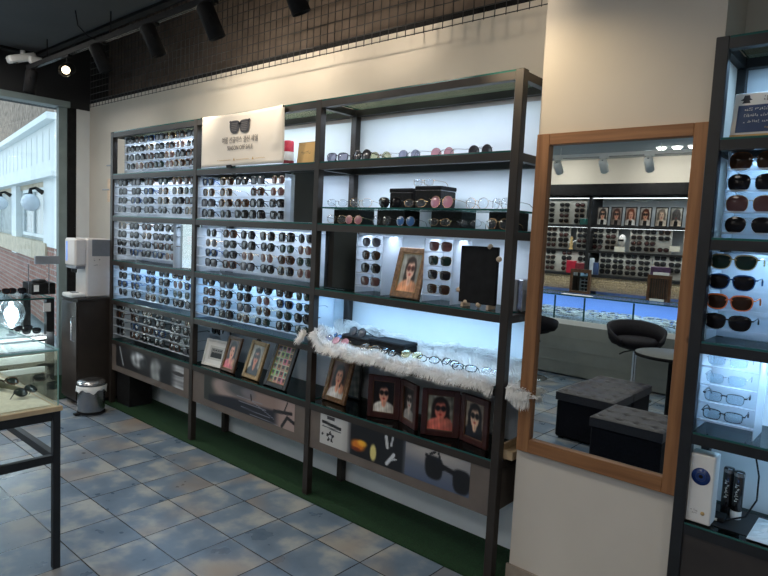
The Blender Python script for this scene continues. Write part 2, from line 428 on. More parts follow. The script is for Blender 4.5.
# window wall
wl = MB()
wl.box((-6.1, .19, 0), (XL, .32, 2.60)); struct('wall_left', wl, 'wall_white', 'narrow pale wall return beside the window')
struct('wall_lintel', BX((-6.1, -5.5, 2.60), (XL, .5, 3.45)), 'black_ceiling', 'black band above the shop window')
struct('trim_4', MB().box((-5.95, .112, 0), (XL+.005, .19, 2.60)), 'black_matte', 'black edge of the window frame')
struct('trim_5', MB().box((-5.90, .030, 0), (XL+.005, .105, 2.60)), 'grey_post', 'grey green window post')
struct('trim_6', MB().box((-5.95, -5.3, 2.595), (XL+.04, .12, 2.65)), 'grey_post', 'metal rail along the top of the shop window')
struct('wall_sill', BX((-6.05, -2.9, 0), (-5.9, .03, .25)), 'white_paint')
w = MB(); w.box((-5.94, -2.9, .25), (-5.928, .03, 2.59)); win = struct('window_1', w, 'window_glass', 'large clear shop window')
for i, y in enumerate((-1.5, -2.88)):
    struct('window_frame', BX((-5.97, y-.03, .25), (-5.90, y+.03, 2.57)), 'grey_post', parent=win)
# ceiling
c = MB(); c.box((-5.5, -2.3, 2.95), (3.2, -.28, 3.1)); struct('ceiling', c, 'grey_ceiling', 'dark grey dropped ceiling')
struct('ceiling_void', BX((-6.1, -2.4, 3.42), (3.3, .6, 3.5)), 'black_ceiling', 'black ceiling void above the track lights')
struct('ceiling_light', BX((-6.1, -5.5, 2.62), (3.3, -2.31, 2.70)), 'light_ceiling', 'pale ceiling over the far side of the shop')
struct('trim_7', BX((-6.1, -2.32, 2.62), (3.3, -2.28, 3.45)), 'grey_ceiling')
struct('trim_8', BX((-5.56, -2.3, 2.93), (-5.48, -.24, 2.99)), 'black_matte', 'black edge strip of the dropped ceiling')
struct('trim_9', BX((-5.56, -.30, 2.93), (-.86, -.25, 2.97)), 'black_matte', 'black edge strip of the dropped ceiling along the wall')
# green turf strip
tag(BX((-4.95, -.052, .001), (-.865, .305, .010)).build('turf_strip', 'green_turf'), 'strip of dark green artificial turf on the floor under the shelving', 'carpet')
tag(BX((-5.84, -1.6, .001), (-5.02, .10, .010)).build('turf_strip', 'green_turf'), 'green artificial turf patch under the glass counter by the window', 'carpet')

# wire mesh panel
mm = MB(); y = .10; z0, z1 = 2.545, 3.418; x0, x1 = -5.32, -.868
k = x0
while k < x1: mm.box((k-.0016, y-.0016, z0), (k+.0016, y+.0016, z1)); k += .058
z = z0+.004; k = 0
while z < z1: mm.box((x0, y-.0052, z-.002), (x1, y-.002, z+.002)); z += .055
tag(mm.build('wire_mesh_panel', 'dark_metal'), 'black wire mesh grid hanging high above the shelving below the ceiling', 'wire mesh')

# ------------------------------------------------------------------ shelving
def rail(mb, x0, x1, z, y0=-.018, y1=.298, h=.035, t=.035):
    mb.box((x0, y0, z-h), (x1, y0+t, z)); mb.box((x0, y1-t, z-h), (x1, y1, z))
def bay(unit, x0, x1, lv, side='both', led=True, glasslv=None):
    a, b = x0+.0205, x1-.0205
    for z in lv:
        m = MB(); rail(m, a, b, z-.008)
        m.build('shelf_rail', 'brown_metal', unit)
        g = BX((a+.001, -.016, z-.0078), (b-.001, .290, z), edge=1); g.build('glass_shelf', ['glass_shelf' if z == ZT else 'shelf_glass_dark', 'glass_edge'], unit)
def light_strip(unit, x0, x1, z, y=.03):
    BX((x0+.03, y, z-.022), (x1-.03, y+.010, z-.014)).build('light_strip', 'led', unit)

unit = thing('shelving_unit', 'long brown metal shelving unit of three glass shelved bays along the wall', 'shelving', (0, 0, 0))
for x in XP:
    for yy in (-.020, .260):
        BX((x-.0205, yy, 0.011), (x+.0205, yy+.041, ZT), bev=.002).build('post', 'brown_metal', unit)
    for z in (ZT, ZA, ZB, ZC, ZD, ZE): BX((x-.017, .021, z-.043), (x+.017, .26, z-.008)).build('side_rail', 'brown_metal', unit)
LV = (ZT, ZA, ZB, ZC, ZD, ZE)
for i in range(3): bay(unit, XP[i], XP[i+1], LV)
for i in range(3):
    x0, x1 = XP[i]+.0205, XP[i+1]-.0205
    BX((x0, -.012, ZF), (x1, .258, ZE-.045)).build('drawer_box', 'fascia', unit)
for (i, z) in ((0, ZT), (0, ZA), (0, ZB), (0, ZC), (1, ZT), (1, ZA), (1, ZB), (1, ZC), (2, ZT), (2, ZA), (2, ZB), (2, ZC)):
    light_strip(unit, XP[i]+.02, XP[i+1]-.02, z, .022)
unit_b = thing('shelving_unit', 'black metal shelving unit with glass shelves right of the wooden mirror', 'shelving', (0, 0, 0))
X4, X5 = -.163, 1.08
for x in (X4, X5):
    for yy in (-.020, .260): BX((x-.0205, yy, 0), (x+.0205, yy+.041, ZT), bev=.002).build('post', 'dark_metal', unit_b)
    for z in LV: BX((x-.017, .021, z-.043), (x+.017, .26, z-.008)).build('side_rail', 'dark_metal', unit_b)
for z in LV:
    m = MB(); rail(m, X4+.0205, X5-.0205, z-.008); m.build('shelf_rail', 'dark_metal', unit_b)
    BX((X4+.0215, -.016, z-.0078), (X5-.0215, .290, z), edge=1).build('glass_shelf', ['glass_shelf' if z == ZT else 'shelf_glass_dark', 'glass_edge'], unit_b)
BX((X4+.0205, -.012, .02), (X5-.0205, .258, ZE-.045)).build('drawer_box', 'cabinet_dark', unit_b)
BX((X4+.0205, .03, ZE-.008), (X5-.0205, .25, ZE+.002)).build('base_shelf', 'dark_metal', unit_b)
for z in (ZT, ZA, ZB, ZC): light_strip(unit_b, X4+.02, X5-.02, z, .022)

# printed panels in the drawer fronts
def box2(u, v, u0, v0, u1, v1): return 1 if (u0 <= u <= u1 and v0 <= v <= v1) else 0
def seg(u, v, a, b, w, asp=1):
    ax, ay = a[0]*asp, a[1]; bx, by = b[0]*asp, b[1]; px, py = u*asp, v
    dx, dy = bx-ax, by-ay; t = max(0, min(1, ((px-ax)*dx+(py-ay)*dy)/(dx*dx+dy*dy))); d = math.hypot(px-ax-t*dx, py-ay-t*dy)
    return max(0, min(1, (w*1.3-d)/(w*.6)))
BR = (.42, .38, .345)
def panel1(u, v):
    c = (.10, .10, .11)
    c = lerp(c, (.50, .52, .54), seg(u, v, (.06, .95), (.12, .15), .05, 6))
    n = noise(u*3, v*.8, 1)
    c = lerp(c, (.72, .74, .75), ell(u, v, .36, .62, .11, .36, .3)*(.35+.65*n))
    c = lerp(c, (.10, .11, .12), ell(u, v, .44, .48, .06, .28, .3)*.8)
    c = lerp(c, (.50, .52, .52), ell(u, v, .62, .40, .08, .55, .25)*(.6+.4*n))
    c = lerp(c, (.06, .07, .09), ell(u, v, .77, .35, .09, .32, .3))
    if u > .82: c = lerp(c, (.62, .63, .64), min(1, (u-.82)*12)*(.45+.55*noise(u*.4, v*1.6, 1.3)))
    c = lerp(c, (.16, .16, .17), ell(u, v, .93, .62, .09, .08))
    return c
def panel2(u, v):
    c = lerp((.20, .22, .21), (.55, .47, .44), (u-.08)*7)
    c = lerp(c, (.62, .55, .53), ell(u, v, .25, .72, .14, .34, .3))
    c = lerp(c, (.32, .33, .34), ell(u, v, .42, .80, .15, .25, .4))
    c = lerp(c, (.46, .44, .46), ell(u, v, .52, .80, .07, .16, .4))
    # navy torso
    top = .30+.20*math.sin(min(1, max(0, (u-.08)/.45))*PI*.75)+.13*max(0, min(1, (u-.3)*2))
    if u > .06 and v < top and u < .86: c = lerp(c, (.085, .095, .14), min(1, (top-v)*8)*min(1, (.86-u)*14))
    for (a, b) in (((.42, .42), (.72, .40)), ((.45, .22), (.76, .20)), ((.55, .06), (.84, .03)), ((.55, .60), (.80, .20)), ((.40, .58), (.68, .58))):
        c = lerp(c, (.52, .53, .58), seg(u, v, a, b, .018, 6)*.8)
    c = lerp(c, (.05, .05, .07), seg(u, v, (.555, .78), (.56, .60), .04, 6))
    if u > .80: c = lerp(c, (.66, .58, .56), min(1, (u-.80)*9)*.8)
    c = lerp(c, (.07, .07, .09), max(seg(u, v, (.80, .50), (.97, .60), .06, 6), seg(u, v, (.88, .05), (.93, .42), .06, 6), seg(u, v, (.93, .42), (1, .30), .06, 6), seg(u, v, (.93, .95), (.90, .60), .03, 6)))
    return c
def panel3(u, v):
    n = noise(u*2, v, 1)
    if u < .24:
        c = lerp((.74, .74, .73), (.60, .59, .58), (u-.17)*14)
        if u > .165: return lerp(c, (.20, .20, .22), (u-.21)*30)
        c = lerp(c, (.12, .12, .14), box2(u, v, .055, .84, .11, .97)*.8)
        c = lerp(c, (.10, .11, .13), seg(u, v, (.02, .74), (.16, .66), .05, 6))
        c = lerp(c, (.30, .31, .33), seg(u, v, (.02, .60), (.16, .55), .025, 6))
        # star-like emblem with a hole
        d = math.hypot((u-.082)*6, v-.30); a = math.atan2(v-.30, (u-.082)*6)
        rr = .15+.05*math.cos(5*(a-PI/2))
        if .075 < d < rr: c = (.10, .10, .12)
        c = lerp(c, (.2, .2, .22), ell(u, v, .022, .33, .008, .05))
        return c
    if u < .455:
        c = (.055, .058, .075)
        c = lerp(c, (.80, .45, .10), ell(u, v, .295, .36, .05, .17, .3))
        c = lerp(c, (.98, .72, .20), ell(u, v, .325, .46, .035, .10, .3)*(.4+.6*n))
        c = lerp(c, (.45, .16, .05), ell(u, v, .28, .22, .035, .06, .3))
        c = lerp(c, (.85, .80, .50), ell(u, v, .405, .30, .022, .26, .2))
        return c
    if u < .62:
        c = (.07, .08, .10)
        c = lerp(c, (.85, .86, .86), seg(u, v, (.49, .92), (.50, .62), .06, 6)*.9)
        c = lerp(c, (.80, .82, .84), seg(u, v, (.535, .98), (.525, .70), .035, 6)*.9)
        c = lerp(c, (.78, .80, .82), seg(u, v, (.50, .12), (.545, .45), .06, 6))
        c = lerp(c, (.70, .72, .74), seg(u, v, (.53, .28), (.56, .34), .03, 6))
        return lerp(c, (.42, .44, .48), (u-.595)*30)
    c = lerp((.46, .47, .50), (.30, .35, .45), (.75-v)*1.3)
    c = lerp(c, (.66, .64, .62), ell(u, v, .80, 1.0, .22, .35, .6))
    d = (.055, .06, .08)
    sq = lambda cx, cy, rx, ry: max(0, min(1, (1.1-((abs(u-cx)/(rx*(1+.25*(v-cy))))**3+(abs(v-cy)/ry)**3)**.333)/.2))
    c = lerp(c, d, sq(.795, .50, .052, .33))
    c = lerp(c, d, max(seg(u, v, (.75, .80), (.85, .55), .05, 6), seg(u, v, (.77, .86), (.80, .95), .035, 6), seg(u, v, (.82, .95), (.84, .62), .035, 6)))
    c = lerp(c, d, sq(.955, .36, .048, .33)); c = lerp(c, d, seg(u, v, (.84, .62), (.93, .52), .07, 6))
    return c
for nm, lab, fn, x0, x1 in (('printed_panel', 'black and white blurred photo strip', lambda u, v: tuple(min(1, x*1.3) for x in panel1(u, v)), -4.545, -3.50), ('printed_panel', 'photo strip of a person in dark striped top with bicycle handlebar', panel2, -3.235, -2.28), ('printed_panel', 'strip of four photos: white door with star emblem, hand, arm, sunglasses', panel3, -2.058, -1.052)):
    o = picture(nm, x1-x0, .172, 150, 28, fn, 'panel_print', unit, ((x0+x1)/2, -.0135, .350)); o['label'] = lab

sb = thing('black_box', 'black box on the turf under the left end of the shelving', 'box', (-4.47, .13, .011)); BX((-.15, -.10, 0), (.07, .10, .26), bev=.005).build('box_body', 'black_matte', sb); BX((-.152, -.102, .261), (.072, .102, .275), bev=.003).build('box_lid', 'black_matte', sb)  # plain black box filling the dark area below the drawers

struct('wall_far_left', BX((-6.1, -5.5, 0), (-5.86, -2.91, 2.6)), 'wall_dark_grey', 'dark wall beyond the shop window')
# ------------------------------------------------------------------ eyewear
def outline(style, n=20):
    P = {'round': (.0255, .0255, 2.0, 0, 0), 'panto': (.0280, .0240, 2.3, .08, 0), 'way': (.0295, .0225, 2.8, .16, .0), 'square': (.0295, .0230, 3.2, .07, 0),
         'aviator': (.0300, .0270, 2.2, .12, -.10), 'rect': (.0265, .0165, 3.6, .06, 0), 'cat': (.0285, .0240, 2.5, .12, .20), 'big': (.0310, .0270, 2.6, .04, 0), 'oval': (.0260, .0180, 2.2, 0, 0)}[style]
    a, b, p, tw, cat = P; out = []
    for k in range(n):
        t = 2*PI*k/n; c, s_ = math.cos(t), math.sin(t)
        x = a*math.copysign(abs(c)**(2/p), c); z = b*math.copysign(abs(s_)**(2/p), s_)
        x *= 1+tw*z/b; z += cat*.5*max(0, x)*(1 if z > 0 else .3) if cat > 0 else cat*.25*x
        out.append((x, z))
    return out, a, b
EW = {}
def eyewear_meshes(style, thick):
    key = (style, thick)
    if key in EW: return EW[key]
    ol, a, b = outline(style); n = len(ol); wire = thick < .002
    cx = max(.0325, a+.0075); fr = MB(); dep = .0016 if wire else .0042
    def wrap(x): return .9*x*x  # slight face-form curve
    for sgn in (1, -1):
        vs = []
        for (x, z) in ol:
            L = math.hypot(x, z); ux, uz = x/L, z/L
            X0, X1 = sgn*(x+cx), sgn*(x+ux*thick*.8+cx)
            Z0, Z1 = z, z+uz*thick*.8*(1.5 if (not wire and z > 0) else 1)
            vs += [(X0, wrap(X0)-dep*.4, Z0), (X1, wrap(X1)-dep*.4, Z1), (X1, wrap(X1)+dep, Z1), (X0, wrap(X0)+dep, Z0)]
        fs = []
        for i in range(n):
            j = (i+1) % n
            for k in range(4):
                q = [i*4+k, i*4+(k+1) % 4, j*4+(k+1) % 4, j*4+k]; fs.append(q if sgn < 0 else q[::-1])
        fr.add(vs, fs)
    bw = cx-a*.9; bz = b*.32
    fr.tube([(-bw, wrap(bw), bz), (-bw*.4, -.001, bz+.003), (bw*.4, -.001, bz+.003), (bw, wrap(bw), bz)], .0011 if wire else .0026, 6)
    if style == 'aviator': fr.tube([(-bw*1.6, 0, b*.8), (0, -.001, b*.86), (bw*1.6, 0, b*.8)], .0011 if wire else .002, 6)
    hx = cx+a+.003; hz = b*.45
    for sgn in (1, -1):
        fr.tube([(sgn*(hx-.004), wrap(hx), hz), (sgn*(hx+.003), wrap(hx)+.002, hz+.001), (sgn*(hx+.004), wrap(hx)+.009, hz)], .0012 if wire else .0027, 6)
    fm = fr.mesh('frame', 'ac_black')
    def lensm(sgn):
        m = MB(); vs = [(sgn*cx, wrap(cx)-.0040, 0)]
        for q_, sg in ((.5, .0029), (.82, .0010), (1, -.0006)): vs += [(sgn*(x*q_+cx), wrap(x*q_+cx)-sg, z*q_) for x, z in ol]
        vs2 = [(x, y+.0014, z) for x, y, z in vs]
        fs = [(0, 1+i, 1+(i+1) % n) for i in range(n)]; N = len(vs)
        for r_ in (0, 1): fs += [(1+r_*n+i, 1+(r_+1)*n+i, 1+(r_+1)*n+(i+1) % n, 1+r_*n+(i+1) % n) for i in range(n)]
        if sgn < 0: fs = [q[::-1] for q in fs]
        m.add(vs, [q[::-1] for q in fs], True); m.add(vs2, fs, True)
        return m.mesh('lens', 'ln_dark')
    def templem(sgn):
        m = MB(); x = sgn*(hx+.004); y0 = wrap(hx)+.009
        rr = .0010 if wire else .0024
        pts = [(x, y0, hz), (x+sgn*.001, y0+.05, hz+.001), (x-sgn*.001, y0+.088, hz), (x-sgn*.003, y0+.108, hz-.010), (x-sgn*.005, y0+.122, hz-.026)]
        m.tube(pts, [rr, rr, rr*1.1, rr*1.5, rr*1.6] if wire else [rr, rr*.85, rr*.9, rr*1.2, rr*1.2], 6)
        return m.mesh('temple', 'ac_black')
    EW[key] = (fm, lensm(1), lensm(-1), templem(1), templem(-1), b)
    return EW[key]
def setm(o, m): o.material_slots[0].link = 'OBJECT'; o.material_slots[0].material = M[m]; return o
def eyewear(style, thick, fm, lm, label, loc, rz=0, rx=0, group=None, simple=False, name='sunglasses', cat='sunglasses', tm=None, ry=0, s=1):
    """front centre of the lenses at loc; temples run back along +y"""
    ms = eyewear_meshes(style, thick)
    t = thing(name, label, cat, loc, rz, group, rx, ry); t.scale = (s, s, s)
    for nm, me, mm_ in (('frame', ms[0], fm), ('lens', ms[1], lm), ('lens', ms[2], lm), ('temple', ms[3], tm or fm), ('temple', ms[4], tm or fm)):
        o = bpy.data.objects.new(nm, me); COL.objects.link(o); o.parent = t; setm(o, mm_)
    return t
KINDS = [  # style, thickness, frame, lens, words
 ('way', .0045, 'ac_black', 'ln_dark', 'black framed square'), ('way', .0045, 'ac_black', 'ln_dark', 'black framed square'), ('panto', .004, 'ac_black', 'ln_dark', 'black framed rounded'),
 ('square', .0045, 'ac_black', 'ln_grey', 'black framed grey lens'), ('cat', .0045, 'ac_black', 'ln_dark', 'black cat-eye'), ('panto', .004, 'ac_tort', 'ln_brown', 'tortoiseshell brown lens'),
 ('big', .003, 'ac_black', 'ln_dark', 'large black'), ('round', .0014, 'wire_black', 'ln_dark', 'thin black wire round'), ('aviator', .0014, 'wire_gold', 'ln_brown', 'gold wire brown lens'),
 ('way', .004, 'ac_navy', 'ln_dark', 'dark navy framed'), ('aviator', .0015, 'wire_black', 'ln_dark', 'black wire aviator'), ('big', .0015, 'wire_gold', 'ln_dark', 'large gold rimmed'),
 ('square', .004, 'ac_tort', 'ln_dark', 'dark tortoiseshell square'), ('round', .0014, 'wire_gold', 'ln_rose', 'round rosy lens'), ('panto', .0016, 'wire_black', 'ln_green', 'black wire green lens')]
ORD = ['first', 'second', 'third', 'fourth', 'fifth', 'sixth', 'seventh', 'eighth', 'ninth', 'tenth', 'eleventh', 'twelfth', 'thirteenth', 'fourteenth', 'fifteenth']
ROWN = {4: ['bottom', 'third', 'second', 'top'], 3: ['bottom', 'middle', 'top']}
rnd = random.Random(11)
def rack(x0, x1, zb, rows, label, group=None, dz=.0735, z0=.052, y=.045):
    t = thing('display_rack', label, 'display rack', (0, 0, 0), 0, group)
    BX((x0, .185, zb+.002), (x1, .189, zb+z0+dz*(rows-1)+.035)).build('back_panel', 'acrylic', t)
    for r in range(rows):
        z = zb+z0+dz*r-.027
        m = MB(); m.box((x0, y-.012, z-.003), (x1, y+.020, z)); m.box((x0, y-.012, z), (x1, y-.0095, z+.004))
        m.build('ledge', 'acrylic', t)
    for x in (x0, x1-.003): BX((x, y-.012, zb), (x+.003, .185, zb+z0+dz*(rows-1)+.035)).build('side_panel', 'acrylic', t)
    return t
def fill(xs, zb, rows, where, group, skip=(), force={}, dz=.0735, z0=.052, y=.045, jit=.005):
    n = len(xs)
    for r in range(rows):
        for c, x in enumerate(xs):
            if (r, c) in skip: continue
            k = force.get((r, c)) or KINDS[rnd.randrange(len(KINDS))]
            lab = '%s sunglasses, %s row, %s from left, %s' % (k[4], ROWN[rows][r], ORD[c], where)
            eyewear(k[0], k[1], k[2], k[3], lab, (x+rnd.uniform(-jit, jit), y+rnd.uniform(-.004, .002), zb+z0+dz*r+.001), rz=rnd.uniform(-.07, .07), rx=rnd.uniform(-.05, .05), group=group, s=1.04)
K = {k[4]: k for k in KINDS}
# unit 1, five racks
rack(-4.53, -3.435, ZA, 4, 'clear rack of sunglasses, topmost in the left bay', z0=.058, dz=.068)
fill([-4.455, -4.305, -4.155, -4.005, -3.855, -3.705, -3.555], ZA, 4, 'top rack of left bay', 'sunglasses on the top rack of the left bay', z0=.058, dz=.068, force={(0, 4): K['round rosy lens'], (3, 5): K['tortoiseshell brown lens']})
rack(-4.618, -3.43, ZB, 4, 'clear rack of sunglasses, second from the top in the left bay', z0=.052, dz=.0703, y=.005)
fill([-4.501, -4.284, -4.079, -3.859, -3.66, -3.496], ZB, 4, 'second rack of left bay', 'sunglasses on the second rack of the left bay', z0=.052, dz=.0703, y=.005, force={(3, 5): K['tortoiseshell brown lens']})
rack(-4.618, -3.68, ZC, 4, 'shorter clear rack of sunglasses beside a small mirror in the left bay', z0=.076, dz=.0687, y=.005)
fill([-4.512, -4.297, -4.109, -3.921, -3.752], ZC, 4, 'third rack of left bay', 'sunglasses on the third rack of the left bay', z0=.076, dz=.0687, y=.005)
rack(-4.618, -3.43, ZD, 4, 'clear rack of sunglasses, fourth from the top in the left bay', z0=.068, dz=.068, y=.005)
fill([-4.485, -4.266, -4.031, -3.837, -3.636, -3.463], ZD, 4, 'fourth rack of left bay', 'sunglasses on the fourth rack of the left bay', z0=.068, dz=.068, y=.005, force={(1, 0): K['dark navy framed']})
rack(-4.618, -3.43, ZE, 4, 'clear rack of sunglasses, lowest and unlit in the left bay', z0=.069, dz=.0697, y=.005)
fill([-4.522, -4.279, -4.08, -3.882, -3.661, -3.477], ZE, 4, 'lowest rack of left bay', 'sunglasses on the lowest rack of the left bay', z0=.069, dz=.0697, y=.005)
# unit 2
rack(-3.375, -2.445, ZB, 4, 'clear rack of sunglasses left of a dark mirror in the middle bay', z0=.036, dz=.0707, y=.005)
fill([-3.267, -3.063, -2.886, -2.728, -2.529], ZB, 4, 'upper rack of middle bay', 'sunglasses on the upper rack of the middle bay', z0=.036, dz=.0707, y=.005, skip=((2, 2),), force={(2, 0): K['gold wire brown lens'], (2, 1): K['gold wire brown lens'], (2, 3): K['tortoiseshell brown lens'], (1, 2): K['tortoiseshell brown lens'], (3, 4): K['round rosy lens']})
rack(-3.375, -2.19, ZC, 4, 'clear rack of sunglasses filling the middle bay at eye level', z0=.068, dz=.067, y=.005)
fill([-3.219, -3.004, -2.811, -2.614, -2.434, -2.262], ZC, 4, 'central rack of middle bay', 'sunglasses on the eye-level rack of the middle bay', z0=.068, dz=.067, y=.005, force={(2, 0): ('round', .0014, 'wire_gold', 'ln_grey', 'small round grey lens'), (3, 0): K['thin black wire round'], (0, 5): K['round rosy lens'], (2, 5): K['round rosy lens'], (1, 2): K['round rosy lens'], (1, 3): K['round rosy lens']})
rack(-3.375, -2.19, ZD, 4, 'clear rack of sunglasses, lower one filling the middle bay', z0=.061, dz=.0673, y=.005)
fill([-3.238, -3.037, -2.837, -2.636, -2.433, -2.262], ZD, 4, 'lower rack of middle bay', 'sunglasses on the lower rack of the middle bay', z0=.061, dz=.0673, y=.005, force={(1, 3): K['gold wire brown lens'], (3, 5): ('round', .0014, 'wire_gold', 'ln_green', 'small round green lens')})
# three edge-on pairs at the left end of the middle bay's lowest cell
rack(-3.378, -3.24, ZE, 3, 'short clear rack at the left end of the lowest shelf of the middle bay', dz=.09, y=.125)
for r in range(3):
    eyewear('way', .0045, 'ac_black', 'ln_dark', 'black sunglasses, %s of three beside the white photo frame' % ROWN[3][r], (-3.306, .125, ZE+.055+.09*r), rz=0, group='sunglasses at the left end of the lowest shelf')
# unit 3: two narrow racks
for (xc, w_, nm, ks) in ((-1.785, .19, 'left of the carved portrait', [('square', .0016, 'wire_black', 'ln_rose', 'rose lens'), ('aviator', .0016, 'wire_black', 'ln_dark', 'black wire dark lens'), ('panto', .0016, 'wire_black', 'ln_brown', 'dark brown lens'), ('panto', .0016, 'wire_silver', 'ln_grey', 'silver grey lens')]),
                     (-1.335, .17, 'left of the black panel', [('square', .0015, 'wire_gold', 'ln_brown', 'brown lens gold wire'), ('square', .0015, 'wire_gold', 'ln_dark', 'dark lens gold wire'), ('square', .0015, 'wire_gold', 'ln_green', 'green lens gold wire'), ('square', .0015, 'wire_gold', 'ln_rose', 'rose lens gold wire')])):
    rack(xc-w_/2, xc+w_/2, ZC, 4, 'narrow clear four-tier rack '+nm, z0=.066, dz=.069)
    for r, k in enumerate(ks):
        eyewear(k[0], k[1], k[2], k[3], '%s sunglasses, %s of four %s' % (k[4], ROWN[4][r], nm), (xc, .045, ZC+.066+.069*r), group='sunglasses in the narrow racks')
# unit 3, top shelf
yy = .055
TOP = [('square', .003, 'ac_black', 'ln_violet', 'ac_black', -2.08, 'black rimmed pale violet lens sunglasses, leftmost on the top shelf', .2), ('round', .0035, 'ac_black', 'ln_grey', 'ac_black', -1.895, 'round black sunglasses, second from the left on the top shelf', -.1),
       ('round', .0012, 'wire_gold', 'ln_yellow', 'ac_tort', -1.83, 'round pale yellow lens sunglasses on the top shelf', 3.3), ('round', .0012, 'wire_silver', 'ln_violet', 'ac_black', -1.63, 'round bluish grey lens sunglasses on the top shelf', 3.25),
       ('round', .0014, 'wire_gold', 'ln_pink', 'ac_black', -1.42, 'round pink lens sunglasses on the top shelf', 3.2), ('round', .0018, 'wire_black', 'ln_grey', 'ac_black', -1.20, 'round dark grey lens sunglasses, rightmost on the top shelf', 3.1)]
for st, th, fm, lm, tm, x, lab, rz in TOP:
    back = abs(rz) > 2
    eyewear(st, th, fm, lm, lab, (x, .14 if back else yy, ZA+.029), rz=rz, rx=-.12, tm=tm, group='fashion glasses on the top shelf', s=1.12 if st == 'round' else 1)
# glass riser shelf with boxes
rz_ = 1.678
rs = thing('riser_shelf', 'thin glass riser shelf resting on four black cloth boxes', 'shelf', (0, 0, rz_))
BX((-2.135, .0, -.008), (-.955, .245, 0), edge=1).build('glass_plate', ['glass_shelf', 'glass_edge'], rs)
for i, (a, b) in enumerate(((-2.12, -1.925), (-1.79, -1.60), (-1.43, -1.25), (-1.10, -.965))):
    tag(BX((a, .085, ZB+.001), (b, .215, rz_-.009), bev=.003).build('cloth_box', 'cloth_black'), 'black cloth box under the glass riser shelf, %s from the left' % ORD[i], 'box', 'black boxes under the glass riser shelf')
for i, (a, b, c) in enumerate(((-1.715, -1.565, .105), (-1.545, -1.385, .115))):
    bx_ = thing('glasses_case', 'black square glasses case on the glass riser shelf, %s one with glasses on its lid' % ('left' if i == 0 else 'right'), 'case', (0, 0, 0), 0, 'black cases on the riser shelf')
    BX((a, .095, rz_+.001), (b, .225, rz_+c-.024), bev=.004).build('case_body', 'cloth_black', bx_)
    BX((a-.003, .092, rz_+c-.020), (b+.003, .228, rz_+c), bev=.004).build('case_lid', 'black_matte', bx_)
    BX((a-.001, .094, rz_+c-.0235), (b+.001, .226, rz_+c-.0205)).build('lid_seam', 'steel', bx_)
eyewear('rect', .0012, 'wire_gold', 'ln_clear', 'clear lens gold wire eyeglasses lying on top of the black cases', (-1.51, .11, rz_+.115+.020), name='eyeglasses', cat='eyeglasses')
eyewear('cat', .004, 'ac_black', 'ln_dark', 'black sunglasses in front of the left black case on the riser shelf', (-1.66, .035, rz_+.026), rz=.15)
UP = [('oval', .0012, 'wire_black', 'ln_clear', -2.05, 'thin black wire eyeglasses, leftmost on the glass riser shelf', .35), ('panto', .0012, 'wire_gold', 'ln_clear', -1.87, 'thin gold wire eyeglasses, second on the glass riser shelf', .3),
      ('oval', .0012, 'wire_gold', 'ln_clear', -1.50, 'thin gold wire eyeglasses in front of the right black case', .2),
      ('round', .0016, 'wire_gold', 'ln_clear', -1.14, 'large thin gold wire eyeglasses right of the red round pair', .0), ('square', .0012, 'wire_silver', 'ln_clear', -1.015, 'thin silver wire eyeglasses at the right end of the riser shelf', -.4)]
for st, th, fm, lm, x, lab, rz in UP:
    eyewear(st, th, fm, lm, lab, (x, .04, rz_+.026), rz=rz, rx=-.1, name='eyeglasses', cat='eyeglasses', group='wire eyeglasses on the glass riser shelf')
eyewear('round', .0016, 'wire_gold', 'ln_pink', 'round red and pink lens sunglasses on the glass riser shelf', (-1.325, .02, rz_+.031), rz=.0, rx=-.1, s=1.1)
LOW = [('panto', .0012, 'wire_gold', 'ln_clear', -2.03, 'thin wire eyeglasses at the left end below the riser shelf', .3, 'eyeglasses'), ('round', .0016, 'wire_gold', 'ln_pink', -1.90, 'round pink lens sunglasses below the riser shelf', .15, 'sunglasses'),
       ('round', .0016, 'wire_black', 'ln_clear', -1.70, 'black wire round eyeglasses in front of the second black box', .2, 'eyeglasses'), ('round', .0018, 'wire_silver', 'ln_blue', -1.54, 'round bright blue lens sunglasses below the riser shelf', .1, 'sunglasses'),
       ('oval', .0012, 'wire_gold', 'ln_clear', -1.33, 'gold wire eyeglasses in front of the third black box', .2, 'eyeglasses'), ('oval', .0012, 'wire_black', 'ln_clear', -1.16, 'black wire eyeglasses in front of the pale gap below the riser shelf', .4, 'eyeglasses'),
       ('panto', .0012, 'wire_gold', 'ln_clear', -1.01, 'gold wire eyeglasses in front of the rightmost black box', 0, 'eyeglasses')]
for st, th, fm, lm, x, lab, rz, nm in LOW:
    eyewear(st, th, fm, lm, lab, (x, .02, ZB+.026), rz=rz, rx=-.1, name=nm, cat=nm, s=.92)
# unit 4
rack(-.125, 1.04, ZB, 4, 'clear rack of round sunglasses in the right shelving unit', z0=.045, dz=.0725)
k4 = [('aviator', .0015, 'wire_silver', 'ln_dark', 'dark navy lens aviator'), ('big', .0018, 'wire_gold', 'ln_rose', 'large rosy lens'), ('big', .0018, 'wire_black', 'ln_dark', 'large black wire'), ('big', .003, 'ac_tort', 'ln_brown', 'large brown lens')]
k4b = [('big', .003, 'ac_tort', 'ln_brown', 'large tortoiseshell brown lens'), ('way', .004, 'ac_black', 'ln_dark', 'black framed'), ('big', .0018, 'wire_gold', 'ln_green', 'large green lens'), ('panto', .003, 'ac_black', 'ln_grey', 'grey lens')]
for c, x in enumerate((-.045, .155, .355, .555, .755, .94)):
    for r in range(4):
        if c > 1: continue
        k = (k4, k4b)[c % 2][r]
        eyewear(k[0], k[1], k[2], k[3], '%s sunglasses, %s row of the right shelving unit%s' % (k[4], ROWN[4][r], ', left end' if c == 0 else ''), (x, .045, ZB+.046+.0725*r), s=1.08)
rack(-.145, .40, ZC, 4, 'clear four-tier rack holding gold, blue, orange and black sunglasses', dz=.070, z0=.070)
